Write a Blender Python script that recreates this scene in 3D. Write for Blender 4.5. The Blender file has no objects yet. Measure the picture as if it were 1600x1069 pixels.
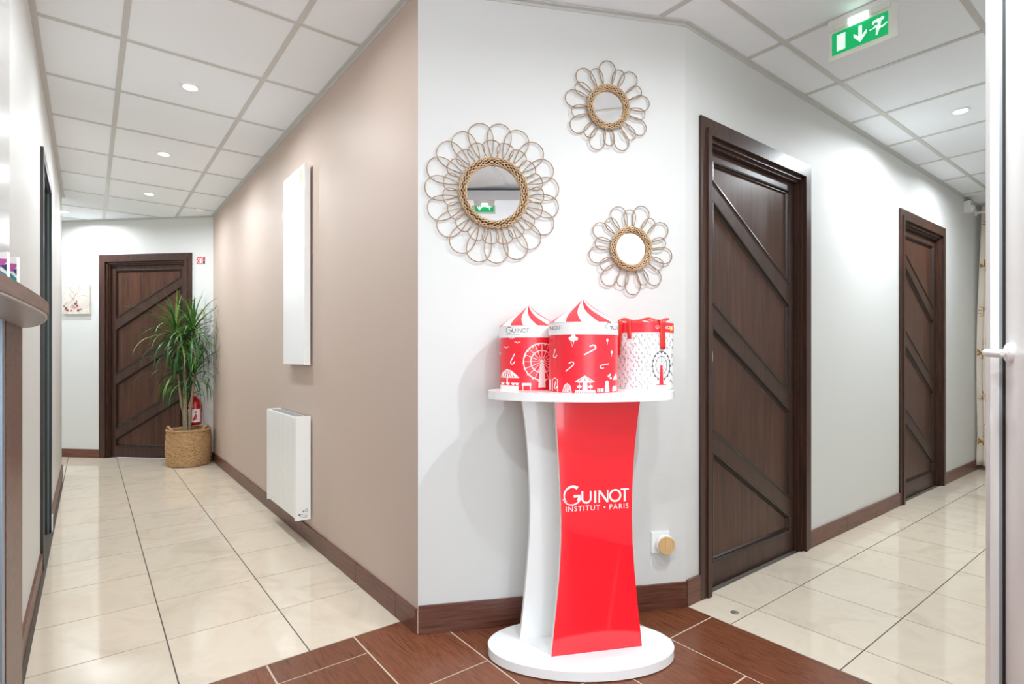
import bpy, bmesh, math, random
from math import sin, cos, pi, radians, asin, sqrt, atan2, hypot
from mathutils import Vector, Matrix

random.seed(7)
scene = bpy.context.scene
C = scene.collection

# ------------------------------------------------------------------ camera, world, light, exposure
YAW = 37.762
cam_d = bpy.data.cameras.new('camera')
cam_d.sensor_fit = 'HORIZONTAL'
cam_d.sensor_width = 36.0
cam_d.lens = 36.0 * 854.14 / 1600.0
cam_d.shift_y = 21.1 / 1600.0
cam_d.clip_start = 0.02
cam = bpy.data.objects.new('camera', cam_d)
C.objects.link(cam)
cam.location = (0, 0, 1.1)
cam.rotation_euler = (radians(90), 0, radians(-YAW))
scene.camera = cam

world = bpy.data.worlds.new('world')
scene.world = world
world.use_nodes = True
world.node_tree.nodes['Background'].inputs[0].default_value = (0.86, 0.92, 1.0, 1)
world.node_tree.nodes['Background'].inputs[1].default_value = 1.6

scene.view_settings.view_transform = 'Standard'
scene.view_settings.look = 'None'
scene.view_settings.gamma = 1.0
scene.view_settings.use_curve_mapping = False
scene.view_settings.exposure = 0.42
scene.cycles.diffuse_bounces = 6
scene.cycles.max_bounces = 14

SPOT_POWER = 10.0            # each recessed downlight
WINDOW_FILL_POWER = 70.0        # daylight lamp added at the unseen shop front


def area_light(name, loc, rot, sx, sy, power, col=(1, 1, 1), shape='RECTANGLE', parent=None, spread=180):
    d = bpy.data.lights.new(name, 'AREA')
    d.shape = shape
    d.size = sx
    if shape in ('RECTANGLE', 'ELLIPSE'):
        d.size_y = sy
    d.energy = power
    d.color = col
    d.spread = radians(spread)
    o = bpy.data.objects.new(name, d)
    C.objects.link(o)
    o.location = loc
    o.rotation_euler = rot
    o.parent = parent
    return o


# daylight lamp added at the unseen shop front behind the camera
area_light('daylight_fill', (-0.9, -3.72, 1.25), (radians(90), 0, 0), 3.9, 2.2, WINDOW_FILL_POWER, (0.87, 0.99, 1.05))


# ------------------------------------------------------------------ colours and materials
def lin(r, g, b):
    f = lambda v: v / 12.92 if v <= 0.04045 else ((v + 0.055) / 1.055) ** 2.4
    return (f(r / 255), f(g / 255), f(b / 255), 1)


MATS = {}


def pm(name, col, rough=0.5, metal=0.0, spec=0.5, coat=0.0, coat_rough=0.05, emit=None, estr=0.0, trans=0.0, bump=None):
    if name in MATS:
        return MATS[name]
    m = bpy.data.materials.new(name)
    m.use_nodes = True
    nt = m.node_tree
    b = nt.nodes['Principled BSDF']
    b.inputs['Base Color'].default_value = col
    b.inputs['Roughness'].default_value = rough
    b.inputs['Metallic'].default_value = metal
    b.inputs['Specular IOR Level'].default_value = spec
    b.inputs['Coat Weight'].default_value = coat
    b.inputs['Coat Roughness'].default_value = coat_rough
    b.inputs['Transmission Weight'].default_value = trans
    if emit:
        b.inputs['Emission Color'].default_value = emit
        b.inputs['Emission Strength'].default_value = estr
    if bump:
        sc, st, dist = bump
        tc = nt.nodes.new('ShaderNodeTexCoord')
        n = nt.nodes.new('ShaderNodeTexNoise')
        n.inputs['Scale'].default_value = sc
        n.inputs['Detail'].default_value = 4
        bp = nt.nodes.new('ShaderNodeBump')
        bp.inputs['Strength'].default_value = st
        bp.inputs['Distance'].default_value = dist
        nt.links.new(tc.outputs['Object'], n.inputs['Vector'])
        nt.links.new(n.outputs['Fac'], bp.inputs['Height'])
        nt.links.new(bp.outputs['Normal'], b.inputs['Normal'])
    MATS[name] = m
    return m


def ramp_mat(name, stops, scale=(1, 1, 1), noise=4.0, detail=6, rough=0.4, spec=0.5, distort=0.0, coat=0.0,
             coat_rough=0.05, bump=0.0, bdist=0.002, rnd=0.0, nrough=0.6, coord='Object', metal=0.0):
    """Principled coloured by a stretched noise through a colour ramp, with an optional per-object shade."""
    if name in MATS:
        return MATS[name]
    m = bpy.data.materials.new(name)
    m.use_nodes = True
    nt = m.node_tree
    L = nt.links.new
    b = nt.nodes['Principled BSDF']
    b.inputs['Roughness'].default_value = rough
    b.inputs['Specular IOR Level'].default_value = spec
    b.inputs['Coat Weight'].default_value = coat
    b.inputs['Coat Roughness'].default_value = coat_rough
    b.inputs['Metallic'].default_value = metal
    tc = nt.nodes.new('ShaderNodeTexCoord')
    oi = nt.nodes.new('ShaderNodeObjectInfo')
    vm = nt.nodes.new('ShaderNodeVectorMath')
    vm.operation = 'MULTIPLY_ADD'
    comb = nt.nodes.new('ShaderNodeCombineXYZ')
    mul = nt.nodes.new('ShaderNodeMath')
    mul.operation = 'MULTIPLY'
    mul.inputs[1].default_value = 37.0
    L(oi.outputs['Random'], mul.inputs[0])
    for i in range(3):
        L(mul.outputs[0], comb.inputs[i])
    L(tc.outputs[coord], vm.inputs[0])
    vm.inputs[1].default_value = scale
    L(comb.outputs[0], vm.inputs[2])
    n = nt.nodes.new('ShaderNodeTexNoise')
    n.inputs['Scale'].default_value = noise
    n.inputs['Detail'].default_value = detail
    n.inputs['Roughness'].default_value = nrough
    n.inputs['Distortion'].default_value = distort
    L(vm.outputs[0], n.inputs['Vector'])
    cr = nt.nodes.new('ShaderNodeValToRGB')
    el = cr.color_ramp.elements
    el[0].position, el[0].color = stops[0]
    el[1].position, el[1].color = stops[-1]
    for p, c in stops[1:-1]:
        e = el.new(p)
        e.color = c
    L(n.outputs['Fac'], cr.inputs['Fac'])
    out = cr.outputs['Color']
    if rnd:
        hs = nt.nodes.new('ShaderNodeHueSaturation')
        mr = nt.nodes.new('ShaderNodeMapRange')
        mr.inputs['To Min'].default_value = 1 - rnd
        mr.inputs['To Max'].default_value = 1 + rnd
        L(oi.outputs['Random'], mr.inputs['Value'])
        L(mr.outputs[0], hs.inputs['Value'])
        L(out, hs.inputs['Color'])
        out = hs.outputs['Color']
    L(out, b.inputs['Base Color'])
    if bump:
        bp = nt.nodes.new('ShaderNodeBump')
        bp.inputs['Strength'].default_value = bump
        bp.inputs['Distance'].default_value = bdist
        L(n.outputs['Fac'], bp.inputs['Height'])
        L(bp.outputs['Normal'], b.inputs['Normal'])
    MATS[name] = m
    return m


WHITE_WALL = pm('white_paint', lin(217, 217, 214), 0.5, spec=0.25, bump=(160, 0.04, 0.001))
PINK_WALL = pm('dusty_pink_paint', lin(198, 179, 166), 0.5, spec=0.25, bump=(160, 0.04, 0.001))
CEIL = pm('ceiling_tile_white', lin(243, 248, 252), 0.7, spec=0.2, bump=(500, 0.08, 0.001))
TBAR = pm('ceiling_grid_metal', lin(204, 204, 200), 0.45, spec=0.4)
GROUT_DK = pm('dark_grout', lin(92, 84, 74), 0.8)
GROUT_LT = pm('pale_grout', lin(206, 186, 166), 0.8)
TILE = ramp_mat('cream_polished_tile', [(0.25, lin(206, 191, 171)), (0.5, lin(222, 209, 190)), (0.75, lin(213, 199, 179))],
                (1, 1, 1), 3.2, 8, rough=0.07, spec=0.55, distort=1.2, rnd=0.025)
WOODT = ramp_mat('wood_look_tile', [(0.3, lin(82, 42, 26)), (0.48, lin(126, 74, 48)), (0.6, lin(104, 58, 37)), (0.75, lin(146, 92, 62))],
                 (26, 2.2, 26), 2.6, 7, rough=0.27, spec=0.5, distort=0.8, bump=0.12, bdist=0.001, rnd=0.1)
BASEB = ramp_mat('wood_look_baseboard_tile', [(0.3, lin(70, 38, 29)), (0.5, lin(104, 62, 48)), (0.75, lin(122, 76, 60))],
                 (2.2, 26, 40), 2.6, 7, rough=0.35, spec=0.5, distort=0.6, bump=0.12, bdist=0.001, rnd=0.1)
DOORW = ramp_mat('dark_stained_wood', [(0.3, lin(50, 32, 25)), (0.5, lin(66, 43, 34)), (0.72, lin(80, 53, 42))],
                 (22, 22, 1.6), 2.2, 6, rough=0.36, spec=0.4, distort=0.5, bump=0.05, bdist=0.001)
DOORP = ramp_mat('dark_stained_panel', [(0.3, lin(56, 34, 24)), (0.5, lin(76, 47, 34)), (0.72, lin(94, 60, 44))],
                 (16, 16, 1.2), 2.0, 6, rough=0.33, spec=0.35, distort=0.6, bump=0.04, bdist=0.001)
DOORM = pm('dark_moulding', lin(44, 28, 22), 0.28)
DARKDOOR = pm('blackish_frame', lin(46, 42, 38), 0.3)
TEALDOOR = pm('dark_teal_leaf', lin(104, 122, 124), 0.15, spec=0.6)
GLOSSW = pm('gloss_white_laminate', lin(243, 243, 242), 0.16, spec=0.5)
WHITEP = pm('white_plastic', lin(240, 240, 238), 0.32)
WHITEMET = pm('white_enamel', lin(242, 242, 239), 0.28)
BLACKRUB = pm('black_rubber', lin(30, 30, 30), 0.6)  # the rubber seal's own black
GREYRUB = pm('grey_rubber', lin(150, 152, 154), 0.5)
CHROME = pm('chrome', lin(215, 215, 215), 0.15, metal=1.0)
STEEL = pm('brushed_steel', lin(160, 172, 184), 0.35, metal=0.7)
MIRROR = pm('mirror_glass', (0.92, 0.92, 0.92, 1), 0.0, metal=1.0)
RED = pm('gloss_red_vinyl', lin(255, 28, 46), 0.12, spec=0.5, coat=0.6, coat_rough=0.03, bump=(38, 0.05, 0.002))
PRINTW = pm('white_print', lin(250, 246, 244), 0.4)
PRINTD = pm('charcoal_print', lin(92, 92, 98), 0.5)
PRINTG = pm('grey_print', lin(120, 120, 126), 0.5)
BOXRED = pm('red_card', lin(244, 46, 60), 0.3, spec=0.5)
BOXWHITE = pm('white_card', lin(244, 242, 242), 0.32)
RIBBON = pm('red_satin_ribbon', lin(222, 44, 36), 0.35)
YELLOW = pm('yellow_sticker', lin(240, 190, 30), 0.4)
RATTAN = ramp_mat('rattan', [(0.3, lin(146, 116, 92)), (0.7, lin(192, 164, 138))], (6, 6, 6), 8, 4, rough=0.5)
RATTANL = ramp_mat('pale_rattan', [(0.3, lin(180, 144, 104)), (0.7, lin(226, 198, 158))], (6, 6, 6), 12, 4, rough=0.5)
BACKSHADE = pm('dark_backing_gap_shade', lin(84, 54, 34), 0.7)  # dark brown for the backing, and as shade between rim strands
SEAGRASS = ramp_mat('seagrass', [(0.3, lin(140, 104, 66)), (0.5, lin(190, 152, 108)), (0.75, lin(216, 184, 142))],
                    (10, 10, 26), 6, 5, rough=0.75)
BARK = ramp_mat('pale_bark', [(0.3, lin(128, 110, 88)), (0.7, lin(186, 168, 140))], (8, 8, 60), 6, 4, rough=0.8, bump=0.3)
LEAFA = pm('leaf_green', lin(74, 126, 48), 0.4, spec=0.4)
LEAFB = pm('leaf_dark_green', lin(44, 88, 38), 0.4, spec=0.4)
LEAFC = pm('leaf_yellow_green', lin(132, 160, 74), 0.4, spec=0.4)
SOIL = pm('potting_soil', lin(60, 44, 34), 0.9)
EXTRED = pm('extinguisher_red', lin(190, 18, 24), 0.2, coat=0.3)
BLACKP = pm('black_plastic', lin(26, 26, 28), 0.4)
GREENSIGN = pm('exit_green', lin(0, 168, 96), 0.35, emit=lin(0, 190, 110), estr=0.35)
SIGNW = pm('exit_white', lin(235, 250, 240), 0.35, emit=lin(220, 255, 235), estr=0.45)
CLEARP = pm('clear_plastic_edge', lin(236, 240, 228), 0.12, spec=0.5)
LEDW = pm('led_diffuser', lin(240, 255, 248), 0.3, emit=lin(215, 255, 235), estr=3.0)
LAMP = pm('lamp_glow', (1, 1, 1, 1), 0.3, emit=(1.0, 0.96, 0.9, 1), estr=40.0)
SIGNRED = pm('sign_red', lin(206, 40, 52), 0.4)
AMBER = pm('amber_sticker', lin(236, 182, 40), 0.4)
COUNTERW = ramp_mat('counter_walnut', [(0.3, lin(84, 58, 50)), (0.55, lin(112, 78, 66)), (0.75, lin(126, 90, 78))],
                    (3, 3, 26), 4, 6, rough=0.35)
COUNTERG = pm('counter_grey_laminate', lin(172, 172, 170), 0.35)
BAMBOO = ramp_mat('bamboo', [(0.3, lin(200, 160, 106)), (0.7, lin(226, 190, 138))], (60, 2, 2), 4, 4, rough=0.45)
CURTAIN = pm('cream_curtain', lin(226, 217, 204), 0.85, spec=0.1)
GOLD = pm('gold_leaf_print', lin(168, 118, 38), 0.5)
CANVAS = ramp_mat('painted_canvas', [(0.3, lin(196, 186, 176)), (0.5, lin(214, 206, 196)), (0.7, lin(226, 219, 209))],
                  (1, 1, 1), 9, 5, rough=0.8, distort=1.5)
BLOSSOM = pm('blossom_pink', lin(226, 196, 190), 0.8)
BLOSSOMD = pm('blossom_dark_red', lin(140, 72, 72), 0.8)
BRANCHP = pm('painted_branch', lin(136, 110, 104), 0.8)
TEALP = pm('teal_print', lin(38, 150, 156), 0.4)
PINKP = pm('magenta_print', lin(200, 90, 170), 0.4)
NAVYP = pm('navy_print', lin(50, 70, 120), 0.4)
METDISC = pm('brushed_disc', lin(150, 145, 138), 0.4, metal=0.6)


def glass_mat():
    m = bpy.data.materials.new('window_glass')
    m.use_nodes = True
    nt = m.node_tree
    nt.nodes.remove(nt.nodes['Principled BSDF'])
    out = nt.nodes['Material Output']
    t = nt.nodes.new('ShaderNodeBsdfTransparent')
    g = nt.nodes.new('ShaderNodeBsdfGlossy')
    g.inputs['Roughness'].default_value = 0.02
    mx = nt.nodes.new('ShaderNodeMixShader')
    mx.inputs[0].default_value = 0.07
    nt.links.new(t.outputs[0], mx.inputs[1])
    nt.links.new(g.outputs[0], mx.inputs[2])
    nt.links.new(mx.outputs[0], out.inputs['Surface'])
    return m


GLASS = glass_mat()


# ------------------------------------------------------------------ mesh helpers
class MB:
    """Collects shapes into one bmesh; build() links it as ONE mesh object."""

    def __init__(self):
        self.bm = bmesh.new()
        self.mi = 0

    def _face(self, vs):
        try:
            f = self.bm.faces.new(vs)
            f.material_index = self.mi
            return f
        except ValueError:
            return None

    def _merge(self, b2):
        vm = {v: self.bm.verts.new(v.co) for v in b2.verts}
        for f in b2.faces:
            self._face([vm[v] for v in f.verts])
        b2.free()

    def prism(self, poly, z0, z1, bev=0.0, seg=2):
        a = sum(poly[i][0] * poly[(i + 1) % len(poly)][1] - poly[(i + 1) % len(poly)][0] * poly[i][1] for i in range(len(poly)))
        if a < 0:
            poly = poly[::-1]
        b = bmesh.new()
        lo = [b.verts.new((p[0], p[1], z0)) for p in poly]
        hi = [b.verts.new((p[0], p[1], z1)) for p in poly]
        b.faces.new(lo[::-1])
        b.faces.new(hi)
        n = len(poly)
        for i in range(n):
            b.faces.new((lo[i], lo[(i + 1) % n], hi[(i + 1) % n], hi[i]))
        if bev:
            bmesh.ops.bevel(b, geom=[e for e in b.edges if e.calc_face_angle(0) > 0.6], offset=bev, segments=seg, affect='EDGES', profile=0.5)
        self._merge(b)
        return self

    def box(self, x0, y0, z0, x1, y1, z1, bev=0.0, seg=1):
        return self.prism([(x0, y0), (x1, y0), (x1, y1), (x0, y1)], z0, z1, bev, seg)

    def xz_prism(self, poly, y0, y1, bev=0.0, seg=1):
        """poly in the x-z plane extruded along y"""
        b = MB()
        b.prism([(p[0], p[1]) for p in poly], -y1, -y0, bev, seg)
        vm = {v: self.bm.verts.new((v.co.x, -v.co.z, v.co.y)) for v in b.bm.verts}
        for f in b.bm.faces:
            self._face([vm[v] for v in f.verts])
        b.bm.free()
        return self

    def tube(self, pts, r, seg=8, closed=False, cap=True, flat=1.0):
        P = [Vector(p) for p in pts]
        n = len(P)
        rr = r if hasattr(r, '__len__') else [r] * n
        rings = []
        up = None
        for i in range(n):
            if closed:
                t = P[(i + 1) % n] - P[i - 1]
            else:
                t = P[min(i + 1, n - 1)] - P[max(i - 1, 0)]
            if t.length < 1e-9:
                t = Vector((0, 0, 1))
            t.normalize()
            if up is None:
                up = Vector((0, 0, 1)) if abs(t.z) < 0.9 else Vector((1, 0, 0))
            a = (up - t * up.dot(t))
            if a.length < 1e-6:
                a = t.orthogonal()
            a.normalize()
            up = a
            b = t.cross(a)
            rings.append([self.bm.verts.new(P[i] + (a * cos(2 * pi * k / seg) * flat + b * sin(2 * pi * k / seg)) * rr[i]) for k in range(seg)])
        m = n if closed else n - 1
        for i in range(m):
            A, B = rings[i], rings[(i + 1) % n]
            for k in range(seg):
                self._face((A[k], A[(k + 1) % seg], B[(k + 1) % seg], B[k]))
        if cap and not closed:
            self._face(rings[0][::-1])
            self._face(rings[-1])
        return self

    def lathe(self, prof, seg=32, c=(0, 0, 0), sx=1.0, sy=1.0):
        rings = []
        for r, z in prof:
            if r < 1e-6:
                rings.append([self.bm.verts.new((c[0], c[1], c[2] + z))])
            else:
                rings.append([self.bm.verts.new((c[0] + r * sx * cos(2 * pi * k / seg), c[1] + r * sy * sin(2 * pi * k / seg), c[2] + z)) for k in range(seg)])
        for A, B in zip(rings, rings[1:]):
            for k in range(seg):
                k2 = (k + 1) % seg
                if len(A) == 1 and len(B) == 1:
                    continue
                if len(A) == 1:
                    self._face((A[0], B[k2], B[k]))
                elif len(B) == 1:
                    self._face((A[k], A[k2], B[0]))
                else:
                    self._face((A[k], A[k2], B[k2], B[k]))
        return self

    def face(self, pts):
        return self._face([self.bm.verts.new(p) for p in pts])

    def xform(self, M):
        bmesh.ops.transform(self.bm, matrix=M, verts=self.bm.verts)
        return self

    def build(self, name, mat, parent=None, loc=(0, 0, 0), smooth=None, rot=None, normals=True):
        if normals:
            bmesh.ops.recalc_face_normals(self.bm, faces=self.bm.faces)
        if smooth:
            for f in self.bm.faces:
                f.smooth = True
            for e in self.bm.edges:
                if e.calc_face_angle(0) > radians(smooth):
                    e.smooth = False
        me = bpy.data.meshes.new(name)
        self.bm.to_mesh(me)
        self.bm.free()
        for m in (mat if isinstance(mat, (list, tuple)) else [mat]):
            me.materials.append(m)
        return link(name, me, parent, loc, rot)


def link(name, me, parent=None, loc=(0, 0, 0), rot=None):
    o = bpy.data.objects.new(name, me)
    C.objects.link(o)
    o.location = loc
    if rot:
        o.rotation_euler = rot
    o.parent = parent
    return o


def tag(o, label=None, cat=None, group=None, kind=None):
    if label:
        o['label'] = label
    if cat:
        o['category'] = cat
    if group:
        o['group'] = group
    if kind:
        o['kind'] = kind
    return o


def thing(name, label, cat, loc=(0, 0, 0), rz=0.0, group=None, kind=None):
    o = bpy.data.objects.new(name, None)
    C.objects.link(o)
    o.empty_display_size = 0.1
    o.location = loc
    o.rotation_euler = (0, 0, rz)
    return tag(o, label, cat, group, kind)


def struct(o, label=None, cat=None):
    return tag(o, label, cat, kind='structure')


class Print:
    """Flat printed shapes, given in 2-D and laid on a surface by fn(a, b) -> point."""

    def __init__(self, fn, step=0.012, lo=None):
        self.m = MB()
        self.fn = fn
        self.step = step

    def poly(self, pts):
        st = self.step
        a0 = min(p[0] for p in pts)
        a1 = max(p[0] for p in pts)
        n = max(1, int(math.ceil((a1 - a0) / st)))
        for i in range(n):
            l = a0 + (a1 - a0) * i / n
            r = a0 + (a1 - a0) * (i + 1) / n
            q = clip(clip(pts, l, 1), r, -1)
            if len(q) >= 3:
                self.m.face([self.fn(*p) for p in q])
        return self

    def line(self, pts, w, w2=None, sub=1):
        P = []
        for i in range(len(pts) - 1):
            for k in range(sub):
                t = k / sub
                P.append((pts[i][0] + (pts[i + 1][0] - pts[i][0]) * t, pts[i][1] + (pts[i + 1][1] - pts[i][1]) * t))
        P.append(pts[-1])
        n = len(P)
        ws = [(w + ((w2 if w2 is not None else w) - w) * i / max(1, n - 1)) for i in range(n)]
        return self.vline(P, ws)

    def vline(self, P, ws):
        n = len(P)
        L, R = [], []
        closed = n > 2 and hypot(P[0][0] - P[-1][0], P[0][1] - P[-1][1]) < 1e-9
        for i in range(n):
            a = P[i - 1] if i > 0 else (P[-2] if closed else P[0])
            b = P[i + 1] if i < n - 1 else (P[1] if closed else P[-1])
            dx, dy = b[0] - a[0], b[1] - a[1]
            l = hypot(dx, dy) or 1
            nx, ny = -dy / l * ws[i] / 2, dx / l * ws[i] / 2
            L.append(self.m.bm.verts.new(self.fn(P[i][0] + nx, P[i][1] + ny)))
            R.append(self.m.bm.verts.new(self.fn(P[i][0] - nx, P[i][1] - ny)))
        for i in range(n - 1):
            self.m._face((L[i], R[i], R[i + 1], L[i + 1]))
        return self

    def arc(self, cx, cy, r, a0, a1, w, n=24, w2=None, ry=None):
        ry = ry or r
        return self.line([(cx + r * cos(radians(a0 + (a1 - a0) * i / n)), cy + ry * sin(radians(a0 + (a1 - a0) * i / n))) for i in range(n + 1)], w, w2)

    def disc(self, cx, cy, r, n=14, ry=None):
        ry = ry or r
        return self.poly([(cx + r * cos(2 * pi * i / n), cy + ry * sin(2 * pi * i / n)) for i in range(n)])

    def text(self, s, x, y, size, space=1.0, align='LEFT'):
        cu = bpy.data.curves.new('t', 'FONT')
        cu.body = s
        cu.size = size
        cu.space_character = space
        cu.align_x = align
        cu.resolution_u = 3
        o = bpy.data.objects.new('t', cu)
        C.objects.link(o)
        dg = bpy.context.evaluated_depsgraph_get()
        me = o.evaluated_get(dg).to_mesh()
        vs = [self.m.bm.verts.new(self.fn(x + v.co.x, y + v.co.y)) for v in me.vertices]
        for p in me.polygons:
            self.m._face([vs[i] for i in p.vertices])
        o.evaluated_get(dg).to_mesh_clear()
        bpy.data.objects.remove(o)
        bpy.data.curves.remove(cu)
        return self

    def build(self, name, mat, parent=None):
        return self.m.build(name, mat, parent, normals=False)


def clip(pts, x, sgn):
    out = []
    n = len(pts)
    for i in range(n):
        a, b = pts[i], pts[(i + 1) % n]
        ia, ib = (a[0] - x) * sgn >= -1e-9, (b[0] - x) * sgn >= -1e-9
        if ia:
            out.append(a)
        if ia != ib:
            t = (x - a[0]) / (b[0] - a[0])
            out.append((x, a[1] + (b[1] - a[1]) * t))
    return out


# the word mark as pen strokes: (points, widths); UINOT capitals are 1 high, x to the right
def wordmark(pr, x, y, h, slim=1.0):
    def S(pts, w, w2=None):
        pr.line([(x + p[0] * h, y + p[1] * h) for p in pts], w * h * slim, (w2 or w) * h * slim)

    def A(cx, cy, r, a0, a1, w, w2=None, n=22, ry=None):
        pr.arc(x + cx * h, y + cy * h, r * h, a0, a1, w * h * slim, n, (w2 or w) * h * slim, (ry or r) * h)
    # G: heavy top stroke, thin outer sweep, thick bar
    A(.85, .70, .70, 52, 225, .26, .06, ry=.72)
    A(.80, .66, .78, 195, 345, .05, .15, ry=.72)
    S([(.95, .62), (1.52, .64)], .2)
    S([(1.48, .66), (1.30, .25)], .17)
    # U I N O T
    S([(1.68, 1.0), (1.68, .42)], .16)
    A(2.04, .40, .36, 180, 360, .16, .14, ry=.34)
    S([(2.40, .40), (2.40, 1.0)], .14)
    S([(2.78, 0), (2.78, 1.0)], .17)
    S([(3.13, 0), (3.13, 1.02)], .12)
    S([(3.13, 1.0), (3.84, .04)], .17)
    S([(3.86, 0), (3.86, 1.02)], .12)
    A(4.52, .52, .46, 0, 360, .16, ry=.46)
    S([(5.00, 1.0), (5.72, 1.0)], .12)
    S([(5.36, .98), (5.36, 0)], .17)


# ------------------------------------------------------------------ dimensions of the place
ZC = 2.556                     # suspended ceiling
XP = 1.03                      # pink wall
XL = -0.195                    # left wall
YR = 1.43                      # right corridor, door side
YS = -0.08                     # right corridor, other side
A_ = (1.03, 1.937)             # corner pink / mirror wall
B_ = (2.07, 1.43)              # corner mirror wall / right corridor
BK = (1.03, 6.43)              # corner pink / far wall (far wall runs at 45 degrees)
S2 = sqrt(0.5)

# ------------------------------------------------------------------ floor
floor = MB().box(-3.4, -3.9, -0.12, 7.9, 9.2, -0.0022).build('floor', GROUT_DK)
struct(floor, 'polished cream stone and dark wood-look tiled floor', 'floor')
MB().box(-3.3, -3.7, -0.005, 2.0745, 2.0695, -0.0016).build('grout_bed', GROUT_LT, floor)

tile_cache = {}


def tile_mesh(w, d, mat, key, bev):
    k = (round(w, 4), round(d, 4), key)
    if k not in tile_cache:
        o = MB().box(0, 0, -0.012, w, d, 0, bev).build('tmp', mat)
        tile_cache[k] = o.data
        bpy.data.objects.remove(o)
    return tile_cache[k]


def lay_tile(name, x0, y0, x1, y1, gap, mat, key):
    me = tile_mesh(x1 - x0 - gap, y1 - y0 - gap, mat, key, 0.0012)
    link(name, me, floor, (x0 + gap / 2, y0 + gap / 2, 0))


# wood-look planks, half bond, long side to the left corridor
cols = [2.075, 1.785, 1.465, 1.14, 0.82, 0.5, 0.18, -0.14, -0.46, -0.78, -1.1, -1.42, -1.74, -2.06, -2.38, -2.70, -3.02, -3.3]
for i in range(len(cols) - 1):
    x1, x0 = cols[i], cols[i + 1]
    off = 1.3045 if i % 2 == 0 else 1.614
    ys = [off + 0.6225 * k for k in range(-9, 3)]
    ys = [-3.7] + [v for v in ys if -3.6 < v < 2.03] + [2.07]
    for a, b in zip(ys, ys[1:]):
        if x0 > XP - 0.02 and a > 1.9:
            continue
        if x0 > 1.1 and b < YS - 0.1:
            continue
        lay_tile('wood_tile', x0, a, x1, b, 0.007, WOODT, 'w')

# cream tiles, left corridor
xs = [-0.585, -0.173, 0.239, 0.651, 1.063]
xs = [-2.23, -1.82, -1.41, -0.997] + xs
ys = [2.07, 2.486, 2.898] + [2.898 + 0.412 * k for k in range(1, 15)]
for a, b in zip(ys, ys[1:]):
    for x0, x1 in zip(xs, xs[1:]):
        if x1 < -0.16 and b < 6.3:
            continue
        if x0 + a > 7.5:
            continue
        lay_tile('cream_tile', x0, a, x1, b, 0.0048, TILE, 'c')
# cream tiles, right corridor
ys = [1.44, 1.22, 0.808, 0.396, -0.016, -0.1]
xs = [2.075, 2.286] + [2.286 + 0.4055 * k for k in range(1, 14)]
for b, a in zip(ys, ys[1:]):
    for x0, x1 in zip(xs, xs[1:]):
        lay_tile('cream_tile', x0, a, x1, b, 0.0048, TILE, 'c')


# ------------------------------------------------------------------ walls
def wall_with_openings(u0, u1, openings, h, t=0.1):
    """wall face on y=0 looking to -y, along x from u0 to u1, thickness t to +y; openings (a, b, top)"""
    m = MB()
    x = u0
    for a, b, top in sorted(openings):
        m.box(x, 0, 0, a, t, h)
        m.box(a, 0, top, b, t, h)
        x = b
    m.box(x, 0, 0, u1, t, h)
    return m


w = MB().prism([A_, BK, (BK[0] + 0.1, BK[1] + 0.08), (A_[0] + 0.1, A_[1] + 0.02)], 0, ZC - 0.002).build('wall_middle', PINK_WALL)
struct(w, 'dusty pink corridor wall carrying the white heaters', 'wall')
w = MB().prism([A_, B_, (B_[0] + 0.02, B_[1] + 0.1), (A_[0] + 0.1, A_[1] + 0.02)], 0, ZC - 0.002).build('wall_corner', WHITE_WALL)
struct(w, 'white angled wall carrying three rattan mirrors', 'wall')

D1 = (2.713, 0.935)       # door centre, opening width
D2 = (5.232, 0.935)
DOOR_TOP = 2.105


def opening(dc):
    return (dc[0] - dc[1] / 2, dc[0] + dc[1] / 2, DOOR_TOP)


w = wall_with_openings(B_[0], 7.7, [opening(D1), opening(D2)], ZC - 0.002).build('wall_right', WHITE_WALL, loc=(0, YR, 0))
struct(w, 'white right corridor wall with two dark doors', 'wall')
# far wall of the left corridor, at 45 degrees; its local x runs along the wall, origin at the pink corner
far_rot = radians(-45)
FD = (-0.7795, 0.935)
w = wall_with_openings(-3.6, 0, [opening(FD)], ZC - 0.002).build('wall_back', WHITE_WALL, loc=(BK[0], BK[1], 0), rot=(0, 0, far_rot))
struct(w, 'white far wall with dark door behind the plant', 'wall')
# left wall, facing +x: local x runs along -y ... built directly
m = MB()
LD = (3.68, 4.50)
m.box(XL - 0.1, 2.19, 0, XL, LD[0] + 0.05, ZC - 0.002)
m.box(XL - 0.1, LD[1] - 0.05, 0, XL, 6.52, ZC - 0.002)
m.box(XL - 0.1, LD[0] + 0.05, 2.12, XL, LD[1] - 0.05, ZC - 0.002)
w = m.build('wall_left', WHITE_WALL)
struct(w, 'white left corridor wall with a narrow dark door', 'wall')
w = MB().box(XL - 0.24, 1.93, 0, XL + 0.01, 2.19, ZC - 0.002).build('trim_1', GLOSSW)
struct(w, 'glossy white pilaster above the counter at far left', 'pilaster')
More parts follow.
